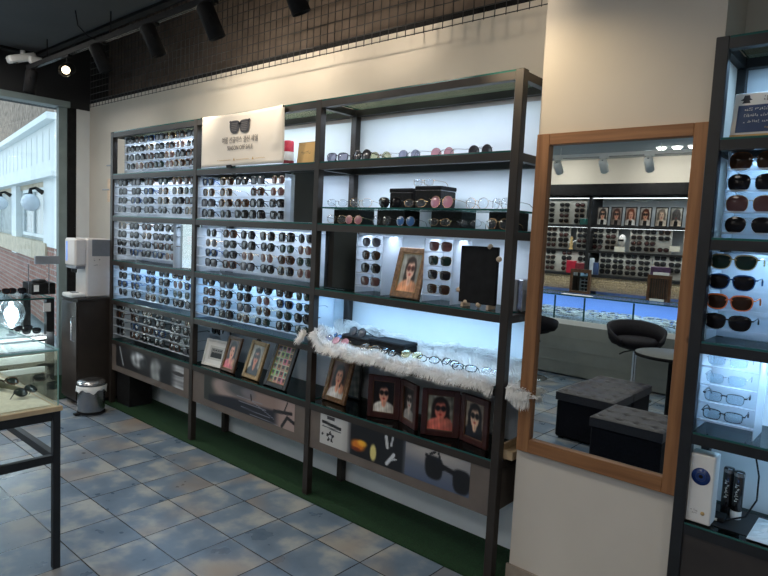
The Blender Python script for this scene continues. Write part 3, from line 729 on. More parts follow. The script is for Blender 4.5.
for r, k in enumerate([('way', .0045, 'ac_black', 'ln_dark', 'black'), ('way', .0045, 'ac_orange', 'ln_brown', 'bright orange'), ('way', .0045, 'ac_navy', 'ln_dark', 'blue'), ('way', .004, 'ac_gold', 'ln_green', 'gold')]):
    eyewear(k[0], k[1], k[2], k[3], '%s framed sunglasses in the right shelving unit' % k[4], (-.078, .03, ZC+.071+.070*r), rx=.05, s=1.04)
rack(-.148, .035, ZD, 4, 'narrow white rack holding four pairs of clear eyeglasses', dz=.065, z0=.064)
BX((-.148, .02, ZD+.290), (.035, .19, ZD+.300)).build('top_panel', 'glow_panel', [o for o in COL.objects if o.name.startswith('display_rack')][-1])
for r, k in enumerate([('rect', .0028, 'ac_black', 'lowest'), ('rect', .002, 'wire_black', 'third'), ('rect', .0012, 'wire_silver', 'second'), ('rect', .0012, 'wire_silver', 'topmost')]):
    eyewear(k[0], k[1], k[2], 'ln_sheen', '%s of four eyeglasses with blue lens sheen in the narrow white rack' % k[3], (-.065, .035, ZD+.065+.065*r), rz=.05, name='eyeglasses', cat='eyeglasses', group='blue sheen eyeglasses in the narrow rack')
def scribble(name, parent, c, w, h, m, vert=False):
    """a line of tiny illegible lettering: short irregular strokes"""
    rr = random.Random(int(c[2]*1e4)); b = MB(); n = max(4, int((h if vert else w)/(h*.62 if not vert else w*.62))); L = h if vert else w
    for k in range(n):
        if rr.random() < .14: continue
        p = -L/2+L*(k+.5)/n; q = L/n*.36; g = (w if vert else h)/2
        for s_ in range(3):
            a0 = p+rr.uniform(-q, q)*.8; kind = rr.random(); z0, z1 = sorted((rr.uniform(-g, g), rr.uniform(-g, g)))
            t = g*.13
            r_ = (a0-t, z0, a0+t, max(z1, z0+g*.6)) if kind < .5 else (p-q, z0-t, p+q, z0+t)
            if vert: r_ = (r_[1], r_[0], r_[3], r_[2])
            b.box((r_[0], -.0003, r_[1]), (r_[2], 0, r_[3]))
    return b.build(name, m, parent, c)
# ------------------------------------------------------------------ faces for printed portraits
def portrait_(bg, skin, hair, top, glasses=True, hairw=.30, fx=.5, fy=.60, hand=False, smile=True, bg2=None, s=1.0, lens_c=(.06, .05, .05)):
    def fn(u, v):
        c = lerp(bg, bg2 or bg, noise(u, v, 1.2) if bg2 else v)
        c = lerp(c, hair, ell(u, v, fx, fy-.02*s, hairw*s, .33*s, .08))
        c = lerp(c, hair, ell(u, v, fx, fy-.22*s, hairw*1.05*s, .26*s, .1)*.9)
        c = lerp(c, top, ell(u, v, fx, -.02, .52*s, .34*s, .06))
        c = lerp(c, skin, ell(u, v, fx, .30*s+.02, .10*s, .17*s, .1))
        c = lerp(c, skin, ell(u, v, fx, fy-.02*s, .185*s, .235*s, .06))
        c = lerp(c, hair, ell(u, v, fx-.06*s, fy+.215*s, .17*s, .075*s, .4)*.9)
        c = lerp(c, tuple(x*.75 for x in skin), ell(u, v, fx, fy-.06*s, .02*s, .05*s, .4)*.6)
        if glasses:
            c = lerp(c, lens_c, max(ell(u, v, fx-.092*s, fy+.02*s, .085*s, .068*s, .2), ell(u, v, fx+.092*s, fy+.02*s, .085*s, .068*s, .2), ell(u, v, fx, fy+.045*s, .07*s, .012*s, .3)))
        else:
            c = lerp(c, (.08, .05, .05), max(ell(u, v, fx-.075*s, fy+.02*s, .035*s, .018*s, .2), ell(u, v, fx+.075*s, fy+.02*s, .035*s, .018*s, .2)))
        if smile: c = lerp(c, (.62, .16, .16), ell(u, v, fx, fy-.135*s, .055*s, .022*s, .2))
        if hand:
            for k in range(4): c = lerp(c, skin, ell(u, v, fx+.20*s+.045*k*s, fy-.26*s-.02*k*s, .028*s, .09*s, .15))
            c = lerp(c, skin, ell(u, v, fx+.25*s, fy-.38*s, .13*s, .08*s, .1))
        return c
    return fn
def portrait(*a, **k):
    f0 = portrait_(*a, **k)
    def fn(u, v):
        acc = [0, 0, 0]; d = .018
        for (du, dv) in ((-d, -d), (d, -d), (-d, d), (d, d), (0, 0)):
            c = f0(u+du, v+dv)
            for i in range(3): acc[i] += c[i]/5
        n = .95+.34*noise(u*1.7, v*1.3, 1.1)*(1-.3*v); sh = 1-.28*max(0, min(1, (u-.45)*2))
        return tuple(min(1, x*n*sh) for x in acc)
    return fn
def collage(u, v):
    i, j = int(u*4), int(v*6); rr = random.Random(i*17+j*5+3); b = (rr.uniform(.35, .85), rr.uniform(.3, .75), rr.uniform(.25, .6))
    uu, vv = u*4-i, v*6-j
    if uu < .06 or vv < .06: return (.75, .70, .60)
    c = lerp(b, (.62, .42, .32), ell(uu, vv, .5, .45, .28, .32, .1)); c = lerp(c, (.12, .09, .08), ell(uu, vv, .5, .75, .3, .18, .1))
    return lerp(c, (.05, .05, .05), ell(uu, vv, .5, .5, .25, .07, .1))
def group_bw(u, v):
    c = (.82, .82, .80)
    if .12 < u < .88 and .16 < v < .84:
        c = (.55, .55, .54)
        for k, x in enumerate((.27, .45, .62, .78)):
            c = lerp(c, (.14, .14, .15), ell(u, v, x, .30, .11, .28, .1)); c = lerp(c, (.62, .60, .58), ell(u, v, x, .62, .05, .08, .1)); c = lerp(c, (.1, .1, .1), ell(u, v, x, .70, .06, .05, .1))
    return c
def photo_frame(label, loc, w, h, bw, m, fn, tilt=-.18, rz=0, group=None, nx=36, ny=50, mat_w=0, stand=True, lip='frame_gold', t=.018, d=None):
    """standing frame leaning back; origin at bottom centre"""
    f_ = thing('photo_frame', label, 'photo frame', loc, rz, group)
    def R_(o): o.rotation_euler.x = tilt; return o
    mb = MB()
    mb.box((-w/2, 0, 0), (-w/2+bw, t, h), bev=.003); mb.box((w/2-bw, 0, 0), (w/2, t, h), bev=.003)
    mb.box((-w/2+bw, 0, 0), (w/2-bw, t, bw), bev=.003); mb.box((-w/2+bw, 0, h-bw), (w/2-bw, t, h), bev=.003)
    R_(mb.build('frame_border', m, f_))
    if lip:
        g = .0035; mb = MB(); a, b, c_, d_ = -w/2+bw, w/2-bw, bw, h-bw
        mb.box((a, .001, c_), (a+g, .008, d_)); mb.box((b-g, .001, c_), (b, .008, d_)); mb.box((a+g, .001, c_), (b-g, .008, c_+g)); mb.box((a+g, .001, d_-g), (b-g, .008, d_))
        R_(mb.build('inner_lip', lip, f_))
    R_(BX((-w/2+bw*.6, t*.62, bw*.6), (w/2-bw*.6, t*.95, h-bw*.6)).build('backing_board', 'black_matte', f_))
    iw, ih = w-2*bw-2*mat_w, h-2*bw-2*mat_w
    if mat_w:
        R_(BX((-w/2+bw, t*.5, bw), (w/2-bw, t*.6, h-bw)).build('mount_board', 'card_white', f_))
    p = picture('photo', iw, ih, nx, ny, fn, 'photo_print', f_)
    p.matrix_local = Matrix.Rotation(tilt, 4, 'X') @ Matrix.Translation((0, t*.45, bw+mat_w))
    if stand:
        s_ = MB(); s_.box((-.02, 0, 0), (.02, .003, h*.72)); o = s_.build('easel_back', 'black_matte', f_)
        dd = h*.72*math.sin(-tilt)
        o.location = (0, dd+t+.001, h*.72*math.cos(tilt)); o.rotation_euler.x = PI-.16
    return f_
SK = (.85, .60, .48); SK2 = (.78, .52, .42)
Z = ZE+.001
# middle bay, lowest cell
photo_frame('white photo frame with a small black and white group photo on the lowest shelf', (-3.215, .035, Z+.004), .245, .188, .016, 'frame_white', group_bw, mat_w=.030, lip=None, nx=36, ny=26, rz=.10, tilt=-.27)
photo_frame('brown carved photo frame with portrait in pink, next to the white frame', (-3.045, .03, Z+.004), .165, .240, .020, 'frame_brown', portrait((.40, .30, .28), SK, (.06, .04, .04), (.80, .42, .45), False, hand=True, s=1.1), rz=-.04, tilt=-.29)
photo_frame('golden brown photo frame with portrait of person in dark scarf, middle of the lowest shelf', (-2.79, .03, Z+.004), .185, .248, .024, 'frame_gold', portrait((.72, .70, .64), SK2, (.07, .06, .06), (.12, .12, .14), True, hairw=.26), rz=-.06, tilt=-.33)
photo_frame('black photo frame with a collage of many small portraits', (-2.515, .012, Z+.004), .222, .292, .028, 'frame_black', collage, rz=-.04, tilt=-.36, nx=48, ny=72)
fl = thing('figurine', 'small dark flower ornament standing between the brown and golden frames', 'ornament', (-2.915, .19, ZE))
MB().tube([(0, 0, .003), (.003, 0, .10), (-.004, 0, .19)], .004, 6).build('stem', 'dark_metal', fl)
m_ = MB()
for k in range(9):
    a = k*2.4; m_.X = at(-.004+.016*math.cos(a), .016*math.sin(a), .20+.012*math.sin(k)); m_.lathe([(.001, -.015), (.014, -.006), (.016, .004), (.006, .014), (.001, .016)], 8, cap=False)
m_.build('bloom', 'black_matte', fl)
# right bay, lowest cell
photo_frame('brown wooden photo frame with smiling person in white, leftmost frame of the right bay', (-2.055, .07, Z+.004), .198, .262, .024, 'frame_carved', portrait((.45, .30, .24), SK, (.09, .05, .04), (.86, .84, .82), False, hand=True), rz=-.06, tilt=-.27)
photo_frame('dark frame with an abstract grey green picture leaning behind the brown wooden frame', (-2.10, .215, Z+.004), .25, .26, .012, 'frame_black', lambda u, v: lerp((.30, .32, .30), (.62, .60, .55), noise(u*1.4, v*1.7, 1.1)), lip=None, rz=-.05, tilt=-.06, stand=False)
def double_frame(label, loc, w, h, bw, fnA, fnB, rzA, rzB, wB):
    f_ = thing('folding_photo_frame', label, 'photo frame', loc, 0, 'maroon folding frames on the lowest shelf')
    for (fn, rz, x0, x1, nm) in ((fnA, rzA, -w, 0, 'left_leaf'), (fnB, rzB, 0, wB, 'right_leaf')):
        X = Matrix.Rotation(rz, 4, 'Z'); mb = MB(); t = .018; mb.X = X
        e = .002 if x0 < 0 else -.0; a, b = (x0, x1-.003) if x0 < 0 else (x0+.003, x1)
        mb.box((a, 0, 0), (a+bw, t, h), bev=.002); mb.box((b-bw, 0, 0), (b, t, h), bev=.002); mb.box((a+bw, 0, 0), (b-bw, t, bw), bev=.002); mb.box((a+bw, 0, h-bw), (b-bw, t, h), bev=.002)
        mb.box((a+bw*.6, t*.62, bw*.6), (b-bw*.6, t*.95, h-bw*.6))
        leaf = mb.build(nm, 'frame_maroon', f_)
        ww = (b-a)-2*bw; p = picture('photo', ww, h-2*bw, 36, 48, fn, 'photo_print', leaf); p.matrix_local = X @ Matrix.Translation(((a+b)/2, t*.5, bw))
        g = .003; mb = MB(); mb.X = X; a2, b2, c2, d2 = a+bw, b-bw, bw, h-bw
        mb.box((a2, .002, c2), (a2+g, .008, d2)); mb.box((b2-g, .002, c2), (b2, .008, d2)); mb.box((a2, .002, c2), (b2, .008, c2+g)); mb.box((a2, .002, d2-g), (b2, .008, d2)); mb.build('inner_lip', 'frame_brown', leaf)
    MB().tube([(0, -.001, .01), (0, -.001, h-.01)], .004, 8).build('hinge', 'frame_maroon', f_)
    return f_
double_frame('folding maroon double photo frame with a portrait in dark sunglasses, left of the pair', (-1.585, .105, Z), .180, .228, .028,
    portrait((.10, .06, .06), (.86, .62, .52), (.05, .03, .03), (.86, .84, .80), True, hairw=.34, s=1.15, hand=False), portrait((.10, .08, .08), (.72, .66, .62), (.05, .04, .04), (.55, .53, .52), True, s=1.1), .40, -.40, .175)
double_frame('folding maroon double photo frame with a smiling portrait in pink, right of the pair', (-1.205, .105, Z), .190, .232, .028,
    portrait((.35, .36, .30), (.80, .45, .38), (.10, .06, .05), (.80, .42, .36), True, bg2=(.75, .74, .68), s=1.15, hand=True), portrait((.60, .55, .48), (.86, .70, .58), (.06, .04, .05), (.12, .12, .15), True, s=1.2), .46, -.22, .185)
tr = thing('wooden_tray', 'small pale wooden tray at the right end of the lowest shelf', 'tray', (-.925, .13, ZE))
m_ = MB(); m_.box((-.045, -.09, .001), (.052, .13, .010)); m_.build('tray_base', 'wood_tray', tr)
m_ = MB(); m_.box((-.045, -.09, .010), (.052, -.078, .040)); m_.box((-.045, .118, .010), (.052, .13, .040)); m_.box((-.045, -.078, .010), (-.033, .118, .040)); m_.box((.040, -.078, .010), (.052, .118, .040)); m_.build('tray_rim', 'wood_tray', tr)
# portrait frame in the right bay middle cell
photo_frame('carved brown frame with a long-haired woman in sunglasses among the racks', (-1.542, .035, ZC+.004), .195, .262, .030, 'frame_carved', portrait((.62, .62, .58), (.90, .72, .62), (.12, .06, .04), (.85, .60, .45), True, hairw=.26, fx=.52, s=1.05, lens_c=(.28, .10, .08)), rz=-.04, tilt=-.26)
# black panel with cork knobs
bp = thing('black_stand', 'black upright panel with round cork knobs in the right bay', 'stand', (-1.115, .045, ZC), -.02)
BX((-.100, 0, .020), (.100, .020, .285), bev=.003).build('panel', 'black_matte', bp)
for (x, z) in ((.055, .285), (.104, .232), (-.104, .075), (-.060, .022), (.01, .016)):
    MB().lathe([(.0006, -.012), (.010, -.009), (.014, 0), (.010, .009), (.0006, .012)], 14).build('cork_knob', 'cork', bp, (x, .008, z)).rotation_euler = (PI/2, 0, 0)
for x in (-.07, .07): BX((x-.006, -.012, .001), (x+.006, .05, .020)).build('foot', 'cork', bp)
bk = thing('book', 'dark thin upright case behind the right post', 'book', (-.938, .20, ZC))
BX((-.028, -.09, .001), (-.004, .02, .145), bev=.002).build('cover', 'grey_plastic', bk); BX((.001, -.09, .001), (.024, .02, .145), bev=.002).build('cover', 'steel', bk)
# standing mirrors
def small_mirror(label, x0, x1, y, z0, z1, rz=0, rx=0):
    t = thing('standing_mirror', label, 'mirror', ((x0+x1)/2, y, z0), rz, None, rx); w = (x1-x0)/2; h = z1-z0
    BX((-w, .0, 0), (w, .004, h)).build('mirror_glass', 'mirror', t)
    BX((-w, .0045, 0), (w, .012, h)).build('mirror_back', 'black_matte', t)
small_mirror('small mirror standing at the right end of the third cell of the left bay', -3.66, -3.43, .045, ZC+.002, ZC+.325, .10)
small_mirror('dark mirror standing at the right end of the upper rack in the middle bay', -2.435, -2.19, .03, ZB+.002, ZB+.33)
small_mirror('mirror standing at the left end of the middle cell in the right bay', -2.142, -1.895, .05, ZC+.002, ZC+.328)
# banner
bn = thing('sale_banner', 'cream cloth banner with printed sunglasses reading SEASON OFF SALE over the middle bay', 'banner', (-2.865, -.030, 1.93))
nx, ny = 40, 16; vs_ = []; fs_ = []
for j in range(ny+1):
    for i in range(nx+1):
        u_, v_ = i/nx, j/ny; x = -.435+.865*u_-(.0 if u_ < .98 else 0); z = .332*v_-.006*math.sin(PI*u_)*v_
        fold = .010*max(0, 1-abs((u_*1.0-(.985-.10*(1-v_)))*14)) if v_ > .25 else 0
        vs_.append((x, -.004*math.sin(u_*7)*(1-v_)*.6-fold, z))
for j in range(ny):
    for i in range(nx): a = j*(nx+1)+i; fs_.append((a, a+1, a+nx+2, a+nx+1))
mb = MB(); mb.add(vs_, fs_, True); o = mb.build('cloth', 'banner_cloth', bn); so = o.modifiers.new('thick', 'SOLIDIFY'); so.thickness = .0015; so.offset = 1
text_mesh('korean_text', '여름 선글라스 결산 세일', .044, 'print_grey', bn, (-.005, -.0062, .158), sx=.86)
text_mesh('sale_text', 'SEASON OFF SALE', .040, 'print_grey', bn, (.0, -.0062, .110), sx=.82)
text_mesh('small_print', '•  ~~~~~~~~~~     ▲  ~~~~~~~~~~~     ▲  ~~~~~~~~', .022, 'print_gold', bn, (.01, -.0062, .038), sx=.95)
pr = MB()
ol, a_, b_ = outline('way', 28)
for sg in (1, -1):
    pts = [(sg*(x*1.75+.052), z*1.8) for x, z in ol]; pr.prism(pts if sg > 0 else pts[::-1], -.001, .0)
pr.prism([(-.02, .012), (.02, .012), (.02, .022), (-.02, .022)], -.001, 0)
for sg in (1, -1): pr.prism([(sg*.096, .018), (sg*.110, .036), (sg*.100, .042), (sg*.084, .038)][::sg], -.001, 0)
pr.build('printed_sunglasses', 'print_dark', bn, (-.005, -.0065, .240))
ln_ = MB()
for sg in (1, -1):
    for k in range(5): ln_.box((sg*.052-.032, 0, -.024+k*.011), (sg*.052+.032-.008*(4-k)*.4, .0004, -.021+k*.011))
ln_.build('printed_pattern', 'print_grey', bn, (-.005, -.0082, .240))
for x in (-.43, .425): MB().lathe([(.001, 0), (.007, .002), (.007, .006), (.001, .008)], 10).build('eyelet', 'dark_metal', bn, (x, -.008, .322)).rotation_euler = (PI/2, 0, 0)
BX((-.14, -.006, -.012), (-.085, .002, .006)).build('clip', 'black_matte', bn)
# red bottle + card
bt = thing('spray_bottle', 'red and white spray bottle on the top shelf beside the banner', 'bottle', (-2.515, .07, ZA))
MB().lathe([(.030, .001), (.033, .004), (.033, .075), (.030, .082), (.030, .084)], 20).build('bottle_body', 'card_white', bt)
MB().lathe([(.0335, .012), (.0335, .030)], 20).build('label_band', 'red_dark', bt); MB().lathe([(.031, .082), (.031, .140), (.027, .148), (.004, .150)], 20).build('cap', 'red_plastic', bt)
cd = thing('display_card', 'amber card standing on the top shelf left of the middle post', 'card', (-2.355, .06, ZA), -.05, None, -.1)
BX((-.078, 0, .002), (.078, .005, .132), bev=.001).build('card_sheet', 'card_orange', cd)
m_ = MB(); m_.box((-.079, -.001, .128), (.079, .006, .133)); m_.box((.075, -.001, .002), (.079, .006, .128)); m_.build('card_rim', 'print_gold', cd)
scribble('card_text', cd, (0, -.0006, .072), .085, .018, 'frame_gold')
# fur rug on the right bay shelf
def rug():
    rr = random.Random(5); t = thing('fur_rug', 'long-haired white fur rug spread over a shelf and hanging over its front edge', 'fur rug', (0, 0, 0))
    nx, ny = 70, 22; x0, x1 = -2.25, -.785
    def P(i, j):
        u_, v_ = i/nx, j/ny; x = x0+(x1-x0)*u_
        s_ = v_*.46
        if s_ < .055: y = -.026; z = ZD-.006+s_*.3
        elif s_ < .36: y = -.045+(s_-.055); z = ZD+.010
        else: y = .262+(s_-.36)*.25; z = ZD+.012+(s_-.36)*.75
        z += .006*math.sin(x*23+v_*9)+.004*math.sin(x*51+v_*21)+(.075*math.exp(-((x+2.15)/.075)**2) if s_ < .20 else .04*math.exp(-((x+2.15)/.1)**2))
        if s_ > .36: z += .012*math.sin(x*9)
        if x > -.90 or x < -2.19: z -= .0
        if x > -.895 and s_ > .055: z -= (x+.895)*.35
        y = min(y, .283)
        if s_ < .055: y += .003*math.sin(x*40)
        return Vector((x, y, z))
    vs = []; fs = []
    G = [[P(i, j) for i in range(nx+1)] for j in range(ny+1)]
    for j in range(ny+1):
        for i in range(nx+1): vs.append(tuple(G[j][i]))
    for j in range(ny):
        for i in range(nx): a = j*(nx+1)+i; fs.append((a, a+1, a+nx+2, a+nx+1))
    # keep the base clear of the posts
    m = MB(); keep = []
    for f_ in fs:
        c = sum((Vector(vs[k]) for k in f_), Vector())/4
        if any(abs(c.x-xp) < .034 for xp in (XP[2], XP[3])) and (c.y < .035 or c.y > .245): continue
        keep.append(f_)
    m.add(vs, keep, True); b = m.build('hide', 'fur_white', t); so = b.modifiers.new('thick', 'SOLIDIFY'); so.thickness = .003; so.offset = 1
    h = MB(); verts = []; faces = []
    for f_ in keep:
        A, B_, C_, D = [Vector(vs[k]) for k in f_]
        nrm = (B_-A).cross(D-A).normalized()
        if nrm.z < 0 and abs(nrm.z) > .3: nrm = -nrm
        front = A.y < -.03
        if front: nrm = Vector((0, -1, .1))
        c = (A+C_)/2
        dens = 60 if front else (17 if c.x > -1.95 or c.y > .2 else 17)
        for k in range(dens):
            a, b2 = rr.random(), rr.random(); p = A+(B_-A)*a+(D-A)*b2
            cl = math.sin(p.x*47+p.y*31)*.5+math.sin(p.x*19-p.y*43)*.5
            L = rr.uniform(.018, .034)*(1.75 if front else (1.9+.9*math.sin(c.x*17)**2 if c.y > .19 else 1.5 if c.x < -2.08 or c.x > -.93 else 1.15 if c.y < .02 else .75))
            dr = (nrm*.8+Vector((cl*.5+rr.uniform(-.35, .35), -.25 if not front else rr.uniform(-.1, .2), (-.95 if front else .05)+rr.uniform(-.2, .2)))).normalized()
            if c.x > -.88: dr = (dr+Vector((.55, 0, -.45))).normalized()
            w = .0019; sd = dr.cross(Vector((rr.uniform(-1, 1), rr.uniform(-1, 1), rr.uniform(-1, 1)))).normalized()*w
            q = p+dr*L*.55+Vector((0, 0, .002)); e = p+dr*L+Vector((0, -.002, -.006))
            o_ = len(verts); verts += [tuple(p-sd), tuple(p+sd), tuple(q-sd*.8), tuple(q+sd*.8), tuple(e)]
            faces += [(o_, o_+1, o_+3, o_+2), (o_+2, o_+3, o_+4)]
    h.add(verts, faces, True); o = h.build('fur_pile', 'fur_white', t); o['kind'] = 'stuff'
rug()
# boxes and glasses on the fur
FZ = ZD+.030
for i, (x0, x1, y0, y1, z1) in enumerate(((-2.005, -1.79, .075, .17, .046), (-1.785, -1.55, .075, .19, .052))):
    bx_ = thing('glasses_case', 'flat black glasses case lying on the white fur, %s' % ('left one carrying round glasses' if i == 0 else 'right and larger one'), 'case', (0, 0, 0), 0, 'black cases on the white fur')
    BX((x0, y0, FZ), (x1, y1, FZ+z1*.6), bev=.004).build('case_body', 'black_matte', bx_); BX((x0-.002, y0-.002, FZ+z1*.6), (x1+.002, y1+.002, FZ+z1), bev=.006).build('case_lid', 'cloth_black' if i == 0 else 'black_matte', bx_)
eyewear('round', .0022, 'wire_black', 'ln_grey', 'round grey lens sunglasses lying on the left black case on the fur', (-1.90, .09, FZ+.046+.022), rx=-.5)
FG = [('round', .0014, 'wire_gold', 'ln_violet', -2.09, .02, .2, 'round glasses at the left end of the white fur'), ('big', .003, 'ac_black', 'ln_blue', -2.06, .08, -.4, 'dark blue lens glasses at the left end of the white fur behind the round pair'), ('round', .0014, 'wire_gold', 'ln_pink', -1.955, .015, .1, 'small pink lens glasses on the white fur before the left case'),
      ('panto', .0014, 'wire_gold', 'ln_clear', -1.72, .0, .1, 'gold wire glasses on the white fur before the right case'), ('oval', .003, 'ac_black', 'ln_clear', -1.60, .01, -.2, 'black wire glasses on the white fur at the right case corner'),
      ('panto', .0016, 'wire_gold', 'ln_yellow', -1.48, .05, .15, 'pale yellow lens glasses in the middle of the white fur'), ('oval', .003, 'ac_black', 'ln_clear', -1.36, .03, .3, 'black wire glasses on the fur right of the yellow pair'), ('rect', .003, 'ac_black', 'ln_clear', -1.25, .06, -.3, 'narrow black glasses on the fur, third from its right end'),
      ('rect', .003, 'ac_black', 'ln_clear', -1.14, .02, .25, 'narrow black glasses on the fur, second from its right end'), ('rect', .0014, 'wire_silver', 'ln_clear', -1.01, .05, -.1, 'silver glasses on the fur by the right post')]
for st, th, fm, lm, x, y, rz, lab in FG:
    eyewear(st, th, fm, lm, lab, (x, y, FZ+.016), rz=rz, rx=-.75, name='glasses', cat='glasses', group='glasses lying on the white fur', s=.95)
# unit 4 extras
sg_ = thing('sign_card', 'white and navy framed information card in the top of the right shelving unit', 'sign', (.055, .045, ZA), 0, None, -.20)
BX((-.185, 0, .003), (.185, .006, .165), bev=.002).build('card_board', 'card_white', sg_)
BX((-.170, -.0012, .024), (.180, -.0002, .120)).build('navy_field', 'navy_board', sg_)
BX((-.185, -.002, .003), (.185, -.0003, .016)).build('bottom_strip', 'card_orange', sg_)
hb = MB(); hb.prism([(-.160, .128), (-.135, .128), (-.139, .137), (-.130, .139), (-.137, .145), (-.140, .156), (-.155, .156), (-.158, .145), (-.166, .139), (-.156, .137)], -.0012, -.0002); hb.build('emblem', 'print_dark', sg_)
scribble('heading', sg_, (.02, -.0003, .142), .24, .016, 'print_grey')
for k in range(4): scribble('body_text', sg_, (.0-.02*(k == 3), -.0014, .106-.022*k), .30-.16*(k == 3), .010, 'card_white' if k < 3 else 'print_gold')
wb = thing('white_box', 'white carton with a round dark blue dial pattern in the right shelving unit', 'box', (-.106, .0, ZE+.003))
BX((-.042, .0, 0), (.042, .075, .250), bev=.004).build('carton', 'white_plastic', wb)
MB().lathe([(.0006, 0), (.031, 0), (.031, .0012), (.0006, .0014)], 32).build('blue_disc', 'blue_dial', wb, (0, -.0002, .172)).rotation_euler = (PI/2, 0, 0)
MB().lathe([(.016, .001), (.017, .0028), (.015, .003)], 24, cap=False).build('disc_ring', 'navy_board', wb, (0, -.0002, .172)).rotation_euler = (PI/2, 0, 0)
MB().lathe([(.0006, 0), (.007, 0), (.007, .0016), (.0006, .0016)], 16).build('disc_centre', 'black_matte', wb, (0, -.001, .172)).rotation_euler = (PI/2, 0, 0)
scribble('small_print', wb, (-.012, -.0003, .046), .024, .007, 'print_grey'); scribble('small_print', wb, (-.012, -.0003, .036), .020, .006, 'print_grey')
MB().lathe([(.0006, 0), (.007, 0), (.007, .001), (.0006, .001)], 12).build('gold_seal', 'print_gold', wb, (.016, -.0002, .040)).rotation_euler = (PI/2, 0, 0)
for i, (x, y) in enumerate(((-.05, .17), (-.014, .155))):
    q = thing('spray_can', 'black cylindrical bottle with white lettering, %s of the two beside the white carton' % ('back left' if i == 0 else 'front right'), 'bottle', (x, y, ZE+.003), 0, 'black bottles beside the white carton')
    if i: MB().lathe([(.018, 0), (.0185, .002), (.0185, .028), (.017, .030)], 20).build('white_base', 'white_plastic', q)
    MB().lathe([(.0180, .001 if not i else .0305), (.0185, .034), (.0185, .172), (.016, .177), (.004, .178)], 20).build('bottle_body', 'black_gloss', q)
    MB().lathe([(.0187, .160), (.0189, .162), (.0189, .170), (.0187, .172)], 20).build('top_ring', 'steel', q)
    scribble('side_text', q, (0, -.0188, .10), .014, .07, 'card_white', vert=True)
so_ = thing('wall_socket', 'white wall socket with a plug above the black bottles', 'socket', (.02, .303, .835))
BX((-.04, -.010, -.025), (.045, .002, .035), bev=.003).build('socket_plate', 'white_plastic', so_); MB().lathe([(.018, 0), (.016, .012), (.012, .030)], 16).build('plug', 'white_plastic', so_, (-.008, -.010, .005)).rotation_euler = (PI/2, 0, 0)
tag(MB().tube([(.012, .262, .838), (.016, .235, .80), (.040, .20, .73), (.045, .17, .65), (.02, .14, .59), (-.03, .10, ZE+.008), (-.05, .08, ZE+.008)], .0032, 8).build('power_cord', 'black_matte'), 'black power cord hanging from the wall socket to the shelf', 'cord')
hold = thing('bottle_holder', 'black charger block lying beside the white carton', 'charger', (-.052, .10, ZE+.003)); BX((-.024, -.03, 0), (.018, .028, .018), bev=.003).build('block', 'black_matte', hold); BX((-.018, -.034, .004), (-.004, -.030, .012)).build('tag', 'white_plastic', hold)
pb = MB(); rr = random.Random(3); n = 14; vs2 = []; f2 = []
for j in range(n+1):
    for i in range(n+1): vs2.append((.05+.30*i/n, -.0+.22*j/n, ZE+.006+rr.uniform(0, .035)*math.sin(PI*i/n)*math.sin(PI*j/n)*1.3))
for j in range(n):
    for i in range(n): a = j*(n+1)+i; f2.append((a, a+1, a+n+2, a+n+1))
pb.add(vs2, f2); o = pb.build('plastic_bag', 'plastic_bag'); so = o.modifiers.new('thick', 'SOLIDIFY'); so.thickness = .002; tag(o, 'crumpled clear plastic bag on the bottom shelf of the right unit', 'plastic bag')
# wooden wall mirror on the column
mr = thing('wall_mirror', 'tall mirror in a knotty pine frame on the beige column', 'mirror', (0, 0, 0))
a, b, c_, d_ = -.842, -.186, .636, 1.988; y0, y1 = .008, .0385; w_ = .058
BX((a, y0, c_), (a+w_, y1, d_), bev=.002).build('frame_board', 'pine_v', mr); BX((b-w_+.008, y0, c_), (b+.0, y1, d_), bev=.002).build('frame_board', 'pine_v', mr)
BX((a+w_, y0, c_), (b-w_+.008, y1, c_+w_), bev=.002).build('frame_board', 'pine_h', mr); BX((a+w_, y0, d_-.046), (b-w_+.008, y1, d_), bev=.002).build('frame_board', 'pine_h', mr)
BX((a+w_-.004, .028, c_+w_-.004), (b-w_+.012, .036, d_-.042)).build('mirror_glass', 'mirror', mr)
# little things on the wall left of the shelving
hk = thing('wall_hook_rack', 'small brown hook board on the wall at the left edge of the shelving', 'hook', (0, 0, 0))
BX((-4.735, -.01, 1.70), (-4.675, .012, 1.89)).build('board', 'cork', hk)
MB().tube([(-4.70, -.01, 1.80), (-4.82, -.012, 1.80)], .006, 8).build('peg', 'grey_plastic', hk); MB().tube([(-4.665, .0, 2.0), (-4.77, .0, 2.0)], .006, 8).build('peg', 'grey_plastic', hk)
cl = thing('small_clip', 'small dark tag hanging left of the top sunglasses rack', 'tag', (-4.565, .08, 2.04)); BX((-.012, 0, -.03), (.012, .008, .03)).build('tag', 'black_matte', cl).rotation_euler.y = .35
# ------------------------------------------------------------------ cabinet, dispenser, trash can
cb = thing('cabinet', 'tall dark brown cabinet carrying the water dispenser left of the shelving', 'cabinet', (0, 0, 0))
CX0, CX1, CYA, CYB, CH = -5.0, -4.70, -.255, .10, .90
BX((CX0, CYA, .04), (CX1, CYB, CH-.022)).build('cabinet_body', 'cabinet_dark', cb)
BX((CX0-.01, CYA-.012, CH-.022), (CX1+.008, CYB, CH), bev=.003).build('cabinet_top', 'cabinet_dark', cb)
BX((CX0+.015, CYA+.02, .012), (CX1-.015, CYB, .04)).build('plinth', 'black_matte', cb)
d = BX((CX0+.005, CYA-.016, .06), (CX1-.005, CYA-.001, CH-.03), bev=.002).build('door', 'cabinet_dark', cb)
MB().tube([(CX1-.035, CYA-.020, .55), (CX1-.035, CYA-.042, .56), (CX1-.035, CYA-.042, .74), (CX1-.035, CYA-.020, .75)], .006, 8).build('handle', 'chrome', d)
wd = thing('water_dispenser', 'cream and grey countertop water dispenser on the dark cabinet', 'water dispenser', (-4.845, -.105, CH))
